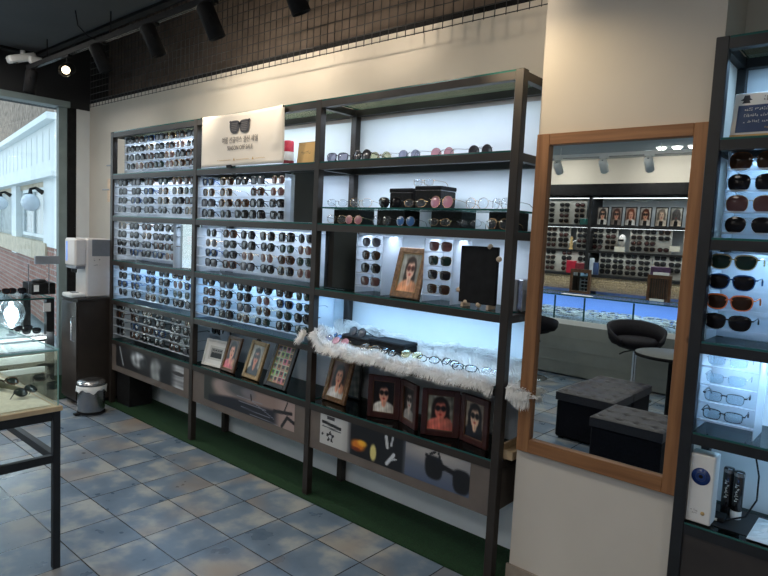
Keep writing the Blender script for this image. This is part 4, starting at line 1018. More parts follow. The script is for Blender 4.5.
m = MB(); m.box((-.10, -.075, .002), (.115, .13, .49), bev=.012); m.build('housing', 'cream_plastic', wd)
m = MB(); m.box((-.095, -.165, .26), (.113, -.07, .488), bev=.014); m.build('front_head', 'cream_plastic', wd)
m = MB(); m.box((-.085, -.19, .003), (.10, -.072, .036), bev=.008); m.build('drip_tray', 'white_plastic', wd)
BX((-.03, -.15, .036), (.03, -.10, .042)).build('drip_grate', 'grey_plastic', wd)
BX((-.088, -.16, .240), (.108, -.08, .262), bev=.004).build('nozzle_block', 'grey_plastic', wd)
for x in (-.03, .03): MB().tube([(x, -.125, .240), (x, -.125, .205)], [.012, .008], 10).build('nozzle', 'dark_metal', wd)
BX((.1145, -.03, .345), (.1165, .125, .482)).build('control_panel', 'grey_plastic', wd)
for nm_, hh_, zz_ in (('logo_mark', .020, .315), ('logo_line', .010, .272)):
    o = scribble(nm_, wd, (.1158, .01, zz_), .055, hh_, 'print_dark'); o.rotation_euler = (0, 0, PI/2)
BX((-.06, -.1675, .30), (-.035, -.1655, .46)).build('blue_light_bar', 'counter_led', wd)
tc_ = thing('trash_can', 'small steel pedal bin with a white liner in front of the dark cabinet', 'trash can', (-4.475, -.245, 0))
MB().lathe([(.088, .001), (.098, .006), (.100, .03), (.103, .22), (.100, .235)], 32).build('bin_body', 'steel', tc_)
MB().lathe([(.101, .012), (.103, .016), (.103, .03)], 32, cap=False).build('base_ring', 'black_matte', tc_)
MB().lathe([(.108, .238), (.110, .248), (.100, .266), (.06, .280), (.004, .284)], 32).build('lid', 'steel', tc_)
ln = MB(); k = 48; vs2 = []; fs2 = []
for i in range(k):
    a = 2*PI*i/k; dz = .012*math.sin(5*a)+.008*math.sin(11*a+1)
    vs2 += [(.1015*math.cos(a), .1015*math.sin(a), .240), ((.112+.004*math.sin(7*a))*math.cos(a), (.112+.004*math.sin(7*a))*math.sin(a), .232), ((.110+.005*math.sin(9*a))*math.cos(a), (.110+.005*math.sin(9*a))*math.sin(a), .195+dz)]
for i in range(k):
    j = (i+1) % k
    for q in (0, 1): fs2.append((i*3+q, j*3+q, j*3+q+1, i*3+q+1))
ln.add(vs2, fs2, True); ln.build('bin_liner', 'bag_white', tc_)
BX((-.02, -.135, .008), (.025, -.095, .022), bev=.004).build('pedal', 'black_matte', tc_)
# ------------------------------------------------------------------ window side glass counter
gc = thing('glass_counter', 'glass display counter with dark posts standing along the shop window', 'display counter', (0, 0, 0))
gx0, gx1, gy0, gy1, gz = -5.55, -5.02, -1.7, -.36, .885
for (x, y) in ((gx1, gy1), (gx1, -1.05), (gx1, gy0), (gx0, gy1), (gx0, gy0)): BX((x-.03, y-.03, .011), (x+.03, y+.03, gz-.01)).build('post', 'dark_metal', gc)
for z in (.56,): 
    BX((gx0, gy0, z-.02), (gx1+.02, gy1, z+.005)).build('shelf_board', 'white_paint' if z > .2 else 'black_matte', gc)
BX((gx0+.03, gy0, .175), (gx1-.012, gy1-.005, .53)).build('band_backing', 'black_matte', gc)
for z0_, z1_ in ((.455, .517), (.350, .410), (.258, .305)): BX((gx1-.011, gy0+.035, z0_), (gx1+.006, gy1-.035, z1_), bev=.002).build('bright_gap_band', 'white_plastic', gc)  # white bands painted in for bright gaps seen through the counter
BX((gx0, gy0, .575), (gx0+.012, gy1, gz-.012)).build('mirror_back', 'glass', gc)
BX((gx1+.012, gy0, .60), (gx1+.018, gy1-.03, gz-.012)).build('front_glass', 'glass', gc)
BX((gx0-.03, gy0-.03, gz-.010), (gx1+.035, gy1+.03, gz), edge=1).build('top_glass', ['glass', 'glass_edge'], gc)
for z in (.565, .87): BX((gx1+.014, gy0, z), (gx1+.026, gy1, z+.012)).build('edge_rail', 'steel', gc)
BX((gx1+.028, gy1-.055, .77), (gx1+.034, gy1+.0, .84)).build('price_tag', 'card_white', gc)
gl = thing('globe_lamp', 'glowing round glass bulb lamp inside the window side glass counter', 'lamp', (-5.16, -.60, .565))
MB().lathe([(.035, .001), (.035, .010), (.018, .014), (.018, .060), (.022, .062)], 20).build('lamp_base', 'black_matte', gl)
MB().lathe([(.018, .062), (.06, .085), (.095, .14), (.105, .185), (.09, .245), (.055, .282), (.003, .297)], 28, cap=False).build('glass_globe', 'globe_glass', gl)
MB().lathe([(.014, .064), (.022, .10), (.045, .15), (.052, .185), (.042, .22), (.003, .24)], 20, cap=False).build('bulb', 'bulb_lit', gl)
for i, (x, y) in enumerate(((-5.12, -.46), (-5.28, -.47), (-5.2, -1.0))):
    eyewear('way', .0045, 'ac_black', 'ln_dark', 'dark sunglasses lying inside the window side glass counter, %s' % ('nearest the front post', 'just behind the first pair', 'left of the globe lamp')[i], (x, y, .565+.03), rz=1.4, rx=-.2)
for i, y in enumerate((-.50, -.62, -.75, -.88, -1.02)):
    eyewear('way', .004, 'ac_tort' if i % 2 else 'ac_black', 'ln_dark', 'dark sunglasses on top of the window side counter, %s from its front post' % ORD[i], (-5.33, y, gz+.028), rz=1.5, rx=-.35, group='sunglasses on the window side counter')
kb = thing('counter_machine', 'small black machine with a flat grey top standing on the window side counter', 'machine', (-5.30, -.34, gz))
BX((-.12, -.09, .002), (.10, .10, .10), bev=.006).build('machine_body', 'black_matte', kb); MB().lathe([(.05, .10), (.06, .11), (.045, .125), (.002, .13)], 20).build('round_top', 'dark_metal', kb)
BX((.1005, -.075, .03), (.1025, -.035, .085)).build('label_plate', 'card_white', kb)
dm = thing('desk_mirror', 'small dark rectangular plate held up on two thin metal rods', 'stand', (-5.16, -.33, gz))
for y in (-.11, .05): MB().tube([(0, y-.03, .001), (0, y-.03, .266)], .004, 8).build('rod', 'steel', dm)
BX((-.02, -.09, .265), (.01, .105, .335), bev=.003).build('plate', 'grey_plastic', dm)
# ------------------------------------------------------------------ front glass table
tx1, ty1, tx0, ty0, tz = -2.332, -1.292, -3.52, -2.15, .735
tb = thing('display_table', 'black metal framed display table with a pale wood top at the left', 'table', (0, 0, 0))
s = .0150
for (x, y) in ((tx1-.022, ty1-.022), (tx1-.022, ty0+.022), (tx0+.022, ty1-.022), (tx0+.022, ty0+.022)): BX((x-s, y-s, 0), (x+s, y+s, tz-.022), bev=.002).build('leg', 'dark_metal', tb)
for z in (tz-.062, .485):
    m = MB(); h = .040 if z > .6 else .034
    for y in (ty1-.022, ty0+.022): m.box((tx0+.04, y-s*.9, z), (tx1-.0405, y+s*.9, z+h))
    for x in (tx1-.022, tx0+.022): m.box((x-s*.9, ty0+.0405, z), (x+s*.9, ty1-.0405, z+h))
    m.build('top_frame' if z > .6 else 'stretcher', 'dark_metal', tb)
BX((tx0, ty0, tz-.022), (tx1, ty1, tz), bev=.002).build('table_top', 'table_wood', tb)
bx_ = thing('glass_case', 'frameless glass case on the pale wood table top at the left', 'display case', (0, 0, 0))
a, b, c_, d_, h = tx0+.02, tx1-.015, ty0+.02, ty1-.015, .985
t = .006; z = tz+.001
for (p, q) in (((a, c_, z), (b, c_+t, h-.008)), ((a, d_-t, z), (b, d_, h-.008)), ((a, c_+t, z), (a+t, d_-t, h-.008)), ((b-t, c_+t, z), (b, d_-t, h-.008))):
    BX(p, q).build('side_glass', 'glass', bx_)
m = MB()
for (x, y) in ((a, c_), (a, d_), (b, c_), (b, d_)): m.box((x-.0022, y-.0022, z), (x+.0022, y+.0022, h-.008))
m.build('glass_joint', 'pale_edge', bx_)
BX((a-.004, c_-.004, h-.008), (b+.004, d_+.004, h), edge=1).build('lid_glass', ['glass', 'pale_edge'], bx_)
cm = MB(); nx, ny = 36, 20; vs2 = []; f2 = []
for j in range(ny+1):
    for i in range(nx+1):
        e = min(i, nx-i, j, ny-j)/3; zz = .022*min(1, e)**.5
        vs2.append((a+.02+(b-a-.04)*i/nx, c_+.02+(d_-c_-.04)*j/ny, tz+.002+zz+.004*math.sin(i*.9)*math.cos(j*.8)*min(1, e)))
for j in range(ny):
    for i in range(nx): k = j*(nx+1)+i; f2.append((k, k+1, k+nx+2, k+nx+1))
cm.add(vs2, f2, True); o = cm.build('cream_cushion', 'cream_mat'); tag(o, 'soft cream cushion mat lying inside the glass case on the table', 'mat')
wr = thing('driftwood', 'dark driftwood branch lying on the cream mat inside the glass case', 'driftwood', (-2.60, -1.44, tz+.024), .2)
MB().tube([(.06, .06, .010), (-.05, .02, .024), (-.16, .03, .03), (-.28, -.04, .040), (-.40, -.02, .03)], [.008, .014, .016, .018, .008], 8).build('branch', 'twig', wr)
MB().tube([(-.10, .02, .03), (-.16, -.06, .05), (-.20, -.13, .04)], [.012, .009, .005], 8).build('side_branch', 'twig', wr)
MB().tube([(-.24, -.02, .04), (-.20, .06, .06), (-.14, .10, .07)], [.011, .008, .004], 8).build('side_branch', 'twig', wr)
for i, (x, y, rz, k) in enumerate(((-2.50, -1.38, 2.2, 0), (-2.70, -1.40, 1.9, 1), (-2.62, -1.55, 2.0, 0), (-2.87, -1.52, 2.3, 1))):
    eyewear('way', .0045, ('ac_black', 'ac_tort')[k], 'ln_green', '%s sunglasses lying %s in the glass case' % (('black', 'tortoiseshell')[k], ('nearest the right corner', 'beside the driftwood', 'in front of the driftwood', 'at the left behind the driftwood')[i]), (x, y, tz+.048), rz=rz, rx=-1.0, s=.9)
MB().tube([(-2.42, -1.62, tz+.031), (-2.47, -1.58, tz+.036), (-2.50, -1.64, tz+.031)], .006, 8)
# ------------------------------------------------------------------ track lights
def track(x0, x1, y, z, lab, m='black_matte'):
    t = thing('light_track', lab, 'light track', (0, 0, 0))
    BX((x0, y-.018, z), (x1, y+.018, z+.035)).build('rail', m, t)
    m2 = MB(); m2.box((x0+.05, y-.010, z-.002), (x1-.05, y-.006, z)); m2.box((x0+.05, y+.006, z-.002), (x1-.05, y+.010, z)); m2.build('contact_strip', 'steel', t)
    k = x0+.4
    while k < x1: BX((k-.003, y-.003, z+.035), (k+.003, y+.003, 2.95 if y > -2.3 else 2.62)).build('hanger', m, t); k += 1.1
    return t
track(-5.35, .9, -.40, 2.765, 'black ceiling light track running along the shelving wall')
def spot_head(name, lab, x, y, z, aim, m='black_matte', lit='down_lit', L=.17, R=.042, grp=None, tz_=None):
    LZ, LR = (.30, .6) if lit == 'lamp_lit' else (-.35, .8)
    t = thing(name, lab, 'spotlight', (x, y, z), 0, grp)
    BX((-.05, -.016, -.016), (.05, .016, -.0), bev=.002).build('adapter', m, t)
    MB().tube([(0, 0, -.016), (0, 0, -.055)], .007, 8).build('stem', m, t)
    a = Vector(aim)-Vector((x, y, z-.10)); a.normalize(); c = Vector((0, 0, -.10))
    q = a.to_track_quat('Z', 'Y').to_matrix().to_4x4()
    h = MB(); h.X = at(*c) @ q; h.lathe([(.010, -L*.5), (R*.8, -L*.5), (R, -L*.42), (R, L*.5), (R*.93, L*.5), (R*.9, L*.40)], 20, cap=False); hd = h.build('lamp_head', m, t)
    h = MB(); h.X = at(*c) @ q; h.lathe([(.0006, L*LZ), (R*LR, L*LZ), (R*LR, L*(LZ+.02)), (.0006, L*(LZ+.02))], 20, cap=False); h.build('lens_glass', lit, hd)
    h = MB(); h.X = at(*c) @ q; h.tube([(-R-.006, 0, 0), (-R-.006, 0, -.02), (0, 0, -.06)], .004, 6); h.tube([(R+.006, 0, 0), (R+.006, 0, -.02), (0, 0, -.06)], .004, 6); h.build('bracket', m, t)
    return t, a, c
SPOTS = [(-5.43, (-5.38, -.55, 1.2), 'black track spotlight hanging under the ceiling camera at far left', 'black_matte'), (-4.56, (-2.6, -1.6, 1.9), 'lit track spotlight glowing warm near the window end', 'lamp_lit'), (-4.0, (-3.75, .32, 1.0), 'black track spotlight second from the window end, right of the lit one', 'black_matte'),
         (-3.28, (-3.0, .32, 1.0), 'black track spotlight in the middle of the track, above the left bay', 'black_matte'), (-2.65, (-2.35, .32, 1.0), 'black track spotlight above the sale banner', 'black_matte'), (-1.95, (-1.62, .32, 1.0), 'black track spotlight nearest the camera, cut by the top of the photo', 'black_matte')]
for x, aim, lab, lit in SPOTS:
    spot_head('track_spotlight', lab, max(x, -5.3), -.40, 2.765, aim, 'black_matte', lit, grp='black spotlights on the wall track', L=.19, R=.047)
sc = thing('security_camera', 'white ceiling camera with a grey lens above the shop window corner', 'camera', (-5.42, -.42, 2.93))
MB().tube([(0, 0, .0), (0, 0, -.03)], .018, 12).build('mount', 'white_plastic', sc)
m = MB(); m.X = at(0, 0, -.06) @ Matrix.Rotation(.35, 4, 'X'); m.box((-.045, -.12, -.03), (.045, .10, .03), bev=.012); m.build('housing', 'white_plastic', sc)
m = MB(); m.box((.03, .03, -.10), (.08, .13, -.04), bev=.01); m.build('side_box', 'white_plastic', sc)
m = MB(); m.X = at(0, -.06, -.10); m.lathe([(.004, -.02), (.02, -.016), (.026, 0), (.026, .02)], 16); m.build('lens_dome', 'black_gloss', sc)
for (x, y) in ((-4.05, -.55), (-2.62, -.6)): tag(MB().tube([(x, y, 2.95), (x-.01, y+.02, 2.86), (x+.01, y+.08, 2.80), (x, y+.15, 2.79)], .004, 6).build('ceiling_cable', 'black_matte'), 'thin black cable hanging from the ceiling to the track, %s one' % ('left' if x < -3 else 'right'), 'cable')
# ------------------------------------------------------------------ outside
E_ = Vector((-7.6, .714, 0)); D_ = Vector((-.983, .184, 0)).normalized()
ang = math.atan2(D_.y, D_.x)
fb = thing('building', 'white building front with fascia across the street, seen through the window', 'building', (E_.x, E_.y, 0), ang)
# local x runs away along the facade, local +y towards the viewer? (viewer is at local +y side)
def fbx(n_, a, b, m): return BX(a, b).build(n_, m, fb)
fbx('wall', (.3, -.6, .0), (8, -.08, 1.0), 'brick'); fbx('sill', (1.0, -.32, .93), (8, 0.0, 1.19), 'out_wood')
fbx('wall', (.3, -.6, 1.0), (8, -.12, 2.2), 'out_grey')
fbx('pillar', (.1, -.3, 1.15), (1.25, -.02, 2.2), 'out_white'); fbx('pillar', (.1, -.3, .0), (1.1, -.03, 1.15), 'brick')
for x in (3.9, 6.8): fbx('pillar', (x, -.3, .9), (x+.55, -.03, 2.2), 'out_white')
fbx('fascia', (0.1, -.5, 2.12), (8.2, .03, 2.74), 'out_white')
for k in range(16): fbx('fascia_shade_strip', (.5+k*.45, .031, 2.28), (.53+k*.45, .034, 2.68), 'out_shade_strip')  # grey strips that paint soft vertical shading onto the flat fascia
fbx('cornice', (0.05, -.5, 2.74), (8.3, .14, 2.82), 'out_white'); fbx('fascia_base', (0.05, -.5, 2.06), (8.2, .08, 2.12), 'out_white')
fbx('ceiling_panel', (.1, -.5, 1.98), (8, -.10, 2.06), 'out_wood')
for (x0, x1) in ((1.45, 3.6),):
    wf = fbx('window', (x0, -.118, 1.24), (x1, -.11, 1.98), 'window_glass'); m = MB()
    for x in (x0, (x0+x1)/2, x1-.05): m.box((x, -.119, 1.24), (x+.05, -.09, 1.98))
    m.box((x0, -.119, 1.24), (x1, -.09, 1.29)); m.box((x0, -.119, 1.93), (x1, -.09, 1.98)); m.build('window_frame', 'out_white', wf)
for (x, z, k) in ((1.22, 1.74, 0), (4.4, 1.76, 1)):
    gl = thing('globe_wall_lamp', 'white globe lamp on a black arm on the building front, %s' % ('nearer one beside the pillar' if not k else 'farther one'), 'wall lamp', tuple(E_+D_*x+Vector((0, 0, z))), ang, 'globe lamps outside')
    MB().lathe([(.003, -.12), (.06, -.104), (.104, -.06), (.12, 0), (.104, .06), (.06, .104), (.003, .12)], 24, cap=False, c=(0, .14, 0)).build('globe', 'globe', gl)
    MB().tube([(0, .14, .115), (0, .14, .18), (0, .08, .20), (0, -.015, .14)], [.03, .02, .02, .035], 8).build('lamp_arm', 'black_matte', gl)
struct('ground_outside', BX((-22, -12, -.3), (-6.1, 12, -.15)), 'out_ground')
bw = MB(); bw.X = Matrix.Translation(E_) @ Matrix.Rotation(ang, 4, 'Z'); bw.box((.6, -3.2, -.15), (30, -1.4, 7)); tag(bw.build('rear_building', 'out_rubble'), 'rough tan brown building rising behind the white fascia outside', 'building')
# ------------------------------------------------------------------ far side of the shop, seen in the mirror
OY = -5.28
ou = thing('display_shelving', 'long dark shelving on the opposite wall reflected in the mirror', 'shelving', (0, 0, 0))
OX0, OX1 = -4.6, 2.2
BX((OX0, OY-.015, .9), (OX1, OY-.002, 2.14)).build('back_board', 'wall_shelfback', ou)
BX((OX0-.05, OY, 2.135), (OX1+.05, OY+.42, 2.265)).build('canopy', 'black_matte', ou)
for z in (1.775, 1.462, 1.165): BX((OX0, OY, z-.028), (OX1, OY+.32, z)).build('shelf', 'dark_metal', ou)
for x in (-4.6, -2.70, -1.0, .6, 2.2): BX((x-.02, OY, .0), (x+.02, OY+.33, 2.134)).build('post', 'dark_metal', ou)
CAMERA_COUNT = len([o for o in COL.objects if o.get('category') == 'sunglasses'])
left = 300-CAMERA_COUNT
simple = MB()
def pair_mesh(style, rimm, lm):
    a = eyewear_meshes(style, .004)
    m = bpy.data.meshes.new('far_sunglasses'); v = []; f = []; mi = []
    for k, me in enumerate(a[:3]):
        o_ = len(v); v += [tuple(q.co) for q in me.vertices]; f += [[o_+i for i in p.vertices] for p in me.polygons]; mi += [0 if k == 0 else 1]*len(me.polygons)
    m.from_pydata(v, [], f); m.materials.append(M[rimm]); m.materials.append(M[lm]); m.polygons.foreach_set('material_index', mi); return m
PM = [pair_mesh('way', 'ac_black', 'black_matte'), pair_mesh('panto', 'ac_black', 'frame_maroon'), pair_mesh('big', 'ac_black', 'black_matte'), pair_mesh('square', 'ac_tort', 'black_matte')]
rest = MB()
def far_group(x0, x1, zb, rows, cols, where, dz=.067):
    global left
    tagx = thing('display_rack', 'pale rack of dark sunglasses on the opposite wall, '+where, 'display rack', (0, 0, 0))
    BX((x0-.085, OY+.20, zb+.004), (x1+.085, OY+.205, zb+dz*rows+.03)).build('back_panel', 'far_panel', tagx)
    for r in range(rows):
        for c in range(cols):
            x = x0+(x1-x0)*(c/(cols-1) if cols > 1 else 0); z = zb+.045+dz*r; k = rnd.randrange(4)
            if rnd.random() < .06: continue
            if left > 0:
                o = bpy.data.objects.new('sunglasses', PM[k]); COL.objects.link(o); o.location = (x, OY+.225, z); o.rotation_euler = (0, 0, PI)
                o.scale = (.92, .92, .92)
                tag(o, '%s sunglasses in mirror, %s row, %s from left, %s' % (('black', 'maroon lens', 'large black', 'dark tortoiseshell')[k], ROWN[rows][r], ORD[c], where), 'sunglasses', 'sunglasses on the opposite wall, '+where); left -= 1
            else:
                me = PM[k]; rest.X = at(x, OY+.225, z) @ Matrix.Rotation(PI, 4, 'Z') @ Matrix.Scale(.92, 4); rest.mi = 0
                for i_, p in enumerate(me.polygons): pass
                o_ = len(rest.v); rest.v += [tuple(rest.X @ q.co) for q in me.vertices]
                for p in me.polygons: rest.f.append([o_+i for i in p.vertices]); rest.m.append(p.material_index); rest.sm.append(False)
far_group(-3.29, -2.88, 1.777, 4, 3, 'top left')
far_group(-2.62, -2.46, 1.464, 4, 2, 'left of mannequin')
far_group(-2.15, -1.84, 1.464, 4, 3, 'right of mannequin')
far_group(-3.40, -3.07, 1.464, 4, 3, 'middle left')
far_group(-2.82, -2.82, 1.464, 4, 1, 'beside the post')
far_group(-3.23, -2.79, 1.167, 4, 3, 'lower left')
far_group(-2.50, -2.04, 1.167, 4, 4, 'lower centre')
far_group(-1.86, -1.54, 1.167, 4, 3, 'lower right')
far_group(-4.4, -3.55, 1.464, 4, 6, 'beyond the frame')
far_group(-1.55, -1.4, 1.464, 4, 2, 'right edge')
o = rest.build('sunglasses', ['ac_black', 'black_matte']); tag(o, 'remaining dark sunglasses in rows on the opposite wall racks', 'sunglasses', None, 'stuff')
# low rows of optical frames: uncountable at this size
eg = MB(); r9 = random.Random(9)
for z in (.985, 1.02, 1.055, 1.09, 1.122):
    x = -3.4
    while x < -.9:
        w9 = .052; m9 = [(x, OY+.24, z), (x+w9, OY+.24, z), (x+w9, OY+.24, z+.024), (x, OY+.24, z+.024)]
        eg.tube([(p[0], p[1]+r9.uniform(-.004, .004), p[2]) for p in m9], .0028, 4, closed=True); x += .060 if r9.random() < .5 else .075
tag(eg.build('optical_frames', 'ac_gold'), 'dense rows of brownish optical frames on the lowest part of the opposite wall', 'eyeglasses', None, 'stuff')
tag(BX((-4.5, OY+.20, .955), (2.1, OY+.21, 1.132)).build('frame_board', 'far_tan'), 'tan board behind the optical frames on the opposite wall', 'board')
# portraits on the far shelf
PF = [((.75, .70, .66), (.85, .62, .50), (.10, .06, .04), (.85, .83, .80), True), ((.55, .50, .48), (.82, .60, .50), (.22, .10, .06), (.5, .45, .42), True), ((.70, .60, .55), (.85, .62, .52), (.40, .20, .12), (.90, .88, .86), False), ((.80, .76, .72), (.84, .62, .50), (.25, .10, .06), (.78, .74, .70), True), ((.88, .84, .78), (.86, .72, .62), (.45, .40, .36), (.88, .80, .72), False), ((.80, .78, .74), (.35, .33, .32), (.30, .28, .28), (.88, .80, .72), False)]
for i, x in enumerate((-2.57, -2.40, -2.23, -2.06, -1.88, -1.72)):
    b_, s_, h_, t_, g_ = PF[i]
    photo_frame('black framed portrait on the opposite top shelf, %s from the left in the mirror' % ORD[i], (x, OY+.27, 1.778), .138, .225, .009, 'frame_black', portrait(b_, s_, h_, t_, g_, hairw=.33, s=1.15), rz=PI, tilt=-.08, nx=22, ny=32, lip=None, group='black framed portraits on the opposite shelf')
dk = thing('dark_box', 'dark box between the far left rack and the portraits on the opposite wall', 'box', (-2.765, OY+.26, 1.776)); BX((-.065, -.05, 0), (.065, .05, .075), bev=.003).build('box_body', 'glass_edge', dk)
mh = thing('mannequin_head', 'small pale mannequin head on the opposite middle shelf', 'mannequin', (-2.31, OY+.24, 1.463))
MB().lathe([(.03, 0), (.022, .02), (.016, .05), (.02, .075), (.036, .10), (.044, .14), (.04, .18), (.02, .205), (.002, .21)], 16).build('head', 'mannequin', mh); MB().tube([(-.03, .045, .14), (.03, .045, .14)], .012, 8).build('sunglasses', 'black_matte', mh)
for i, (x, z, w9) in enumerate(((-2.31, 1.463, .12), (-1.69, 1.50, .11))):
    tag(BX((x-w9/2, OY+.305, z), (x+w9/2, OY+.311, z+.062)).build('price_sign', 'print_cream'), 'blank cream sign on the opposite middle shelf, %s one' % ('left' if i == 0 else 'right'), 'sign')
fg = thing('figurine', 'gold and white figurine on the opposite middle shelf left of the post', 'figurine', (-2.94, OY+.26, 1.463)); MB().lathe([(.03, 0), (.015, .03), (.028, .07), (.012, .11), (.022, .14), (.002, .165)], 10).build('body', 'print_gold', fg); MB().tube([(-.05, 0, .09), (0, 0, .07), (.055, 0, .11)], .010, 6).build('arms', 'card_white', fg)
rb = thing('red_display', 'red glasses rack on the opposite lower shelf above the brown counter mirror', 'display rack', (-2.84, OY+.30, 1.166)); BX((-.12, -.02, 0), (.0, .02, .155), bev=.004).build('left_rack', 'red_plastic', rb); BX((.002, -.02, 0), (.15, .02, .135), bev=.004).build('right_rack', 'red_dark', rb)
bb = thing('blue_rack', 'blue and white bottle group on the opposite lower shelf right of the red rack', 'rack', (-2.62, OY+.28, 1.166)); BX((-.05, -.02, 0), (.0, .02, .20), bev=.003).build('white_box', 'plastic_bag', bb); BX((.0, -.02, 0), (.06, .02, .15), bev=.003).build('blue_box', 'navy_board', bb)
pr_ = thing('purple_rack', 'dark purple glasses rack on the opposite lower shelf at the right', 'display rack', (-1.84, OY+.30, 1.166)); BX((-.09, -.02, .05), (.12, .02, .15), bev=.004).build('rack_body', 'purple_dark', pr_)
# counter
ct = thing('display_counter', 'long counter with blue lit glass top display reflected in the mirror', 'counter', (0, 0, 0))
cy0, cy1 = -4.80, -4.33
BX((-4.9, cy0, .02), (2.0, cy1+.05, .60)).build('counter_body', 'counter_front', ct)
BX((-4.9, cy0, .60), (2.0, cy1+.02, .655)).build('counter_ledge', 'white_paint', ct)
for z in (.16, .30, .45): BX((-4.9, cy1+.050, z), (2.0, cy1+.053, z+.012)).build('front_groove', 'counter_front', ct)
BX((-4.9, cy0+.05, .656), (2.0, cy1-.01, .672)).build('display_bed', 'counter_bed', ct)
BX((-4.9, cy0+.001, .656), (2.0, cy0+.03, .93)).build('back_light_panel', 'counter_led', ct)
for x in (-4.9, -3.6, -2.78, -2.42, -1.87, -1.2, 0, 1.2, 1.99): BX((x-.008, cy1-.01, .656), (x+.008, cy1+.004, .925)).build('glass_divider', 'glass_edge', ct)
BX((-4.9, cy1+.005, .656), (2.0, cy1+.011, .925)).build('front_glass', 'glass', ct)
BX((-4.92, cy0, .931), (2.02, cy1+.03, .945), edge=1).build('top_glass', ['glass_shelf', 'glass_edge'], ct)
eb = MB(); r8 = random.Random(8)
for k in range(900):
    x, y = r8.uniform(-3.5, -.9), r8.uniform(cy0+.08, cy1-.04); a = r8.uniform(-.3, .3); h9 = .690+(-y+cy1)*.12
    eb.X = at(x, y, h9) @ Matrix.Rotation(a, 4, 'Z'); eb.mi = r8.randrange(4)
    eb.tube([(-.026, 0, 0), (.026, 0, 0), (.026, .004, .020), (-.026, .004, .020)], .0035, 4, closed=True)
o = eb.build('optical_frames', ['ac_grey', 'ac_clear', 'white_paint', 'white_paint']); tag(o, 'countless optical frames spread inside the lit counter display', 'eyeglasses', None, 'stuff')
tag(BX((-4.85, cy0+.06, .673), (1.95, cy1-.03, .683)).build('display_liner', 'counter_bed'), 'speckled pale blue liner inside the lit counter display', 'liner')
# counter-top mirrors
for i, (x, lab) in enumerate(((-2.62, 'brown framed tilting mirror on the counter, left of the two'), (-1.72, 'brown slatted stand on the counter with white packets on top, right of the two'))):
    t9 = thing('counter_mirror', lab, 'counter mirror', (x, -4.62, .946), PI)
    m = MB(); w9, h9 = .125, .29
    m.box((-w9, 0, 0), (-w9+.03, .03, h9)); m.box((w9-.03, 0, 0), (w9, .03, h9)); m.box((-w9+.03, 0, 0), (w9-.03, .03, .03)); m.box((-w9+.03, 0, h9-.04), (w9-.03, .03, h9)); m.build('frame_border', 'frame_brown', t9)
    BX((-w9+.03, .012, .03), (w9-.03, .018, h9-.04)).build('mirror_glass' if i == 0 else 'slat_panel', 'mirror' if i == 0 else 'cabinet_dark', t9)
    if i:
        for k in range(7): BX((-.085+k*.025, .004, .035), (-.078+k*.025, .012, h9-.045)).build('slat', 'frame_brown', t9)
        tag(BX((x-.07, -4.66, .946+h9+.001), (x+.09, -4.62, .946+h9+.030)).build('packet', 'card_white'), 'white packet on top of the slatted counter stand', 'packet'); tag(BX((x-.08, -4.615, .95), (x+.07, -4.60, .975)).build('name_plate', 'card_white'), 'white name plate at the foot of the slatted counter stand', 'plate')
tag(BX((-2.70, -4.40, .946), (-2.35, -4.31, .952), bev=.001).build('paper_sheet', 'card_white'), 'white paper lying on the counter between the two counter stands', 'paper')
# stools
def stool(x, y, rz, lab):
    t = thing('bar_stool', lab, 'stool', (x, y, 0), rz, 'black bar stools at the counter')
    MB().lathe([(.19, .001), (.19, .008), (.16, .018), (.03, .030), (.026, .05)], 32).build('base_disc', 'chrome', t)
    MB().tube([(0, 0, .03), (0, 0, .52)], .024, 14).build('pole', 'chrome', t)
    MB().lathe([(.06, .50), (.17, .53), (.205, .56), (.205, .60), (.18, .625), (.003, .635)], 28).build('seat', 'black_leather', t)
    MB().tube([(.02, 0, .50), (.10, .03, .47), (.14, .05, .44)], .007, 8).build('lever', 'black_matte', t)
    bk_ = MB(); n = 40; vs3 = []; fs3 = []
    for i in range(n+1):
        a = -PI*.75+PI*1.5*i/n; e = math.cos((a)*.66)
        zlo = .57; zhi = .61+.16*max(0, e)**.8
        for (rr_, zz) in ((.205, zlo), (.235+.04*max(0, e), zhi), (.262+.045*max(0, e), zhi+.004), (.262, zlo+.03), (.235, zlo-.01)):
            vs3.append((rr_*math.sin(a), rr_*math.cos(a), zz))
    for i in range(n):
        for k in range(5): fs3.append((i*5+k, (i+1)*5+k, (i+1)*5+(k+1) % 5, i*5+(k+1) % 5))
    bk_.add(vs3, fs3, True); bk_.add(vs3[:5], [(0, 1, 2, 3, 4)]); bk_.add(vs3[-5:], [(4, 3, 2, 1, 0)]); bk_.build('backrest', 'black_leather', t)
    return t
stool(-1.66, -3.86, 2.6, 'black wraparound bar stool in the middle of the mirror in front of the lit counter')
stool(-2.80, -3.88, .2, 'black wraparound bar stool at the left edge of the mirror')
rt = thing('round_table', 'small round grey table on a black pole behind the ottomans in the mirror', 'table', (-1.15, -3.26, 0))
MB().lathe([(.003, .585), (.29, .585), (.30, .592), (.30, .612), (.29, .618), (.003, .618)], 40, cap=False).build('table_top', 'table_grey', rt)
MB().lathe([(.302, .588), (.304, .60), (.302, .615)], 40, cap=False).build('edge_band', 'black_matte', rt)
MB().tube([(0, 0, .02), (0, 0, .584)], .020, 12).build('pole', 'black_matte', rt); MB().lathe([(.21, .001), (.21, .010), (.03, .03)], 32).build('base_disc', 'black_matte', rt)
tm_ = thing('beige_machine', 'tall beige machine standing by the dark far wall, seen only in the small shelf mirror', 'machine', (-5.30, -4.05, 0)); BX((-.25, -.25, .02), (.25, .25, 1.40), bev=.02).build('machine_body', 'cream_plastic', tm_); BX((-.20, -.20, 1.401), (.20, .20, 1.50), bev=.02).build('machine_head', 'grey_plastic', tm_)
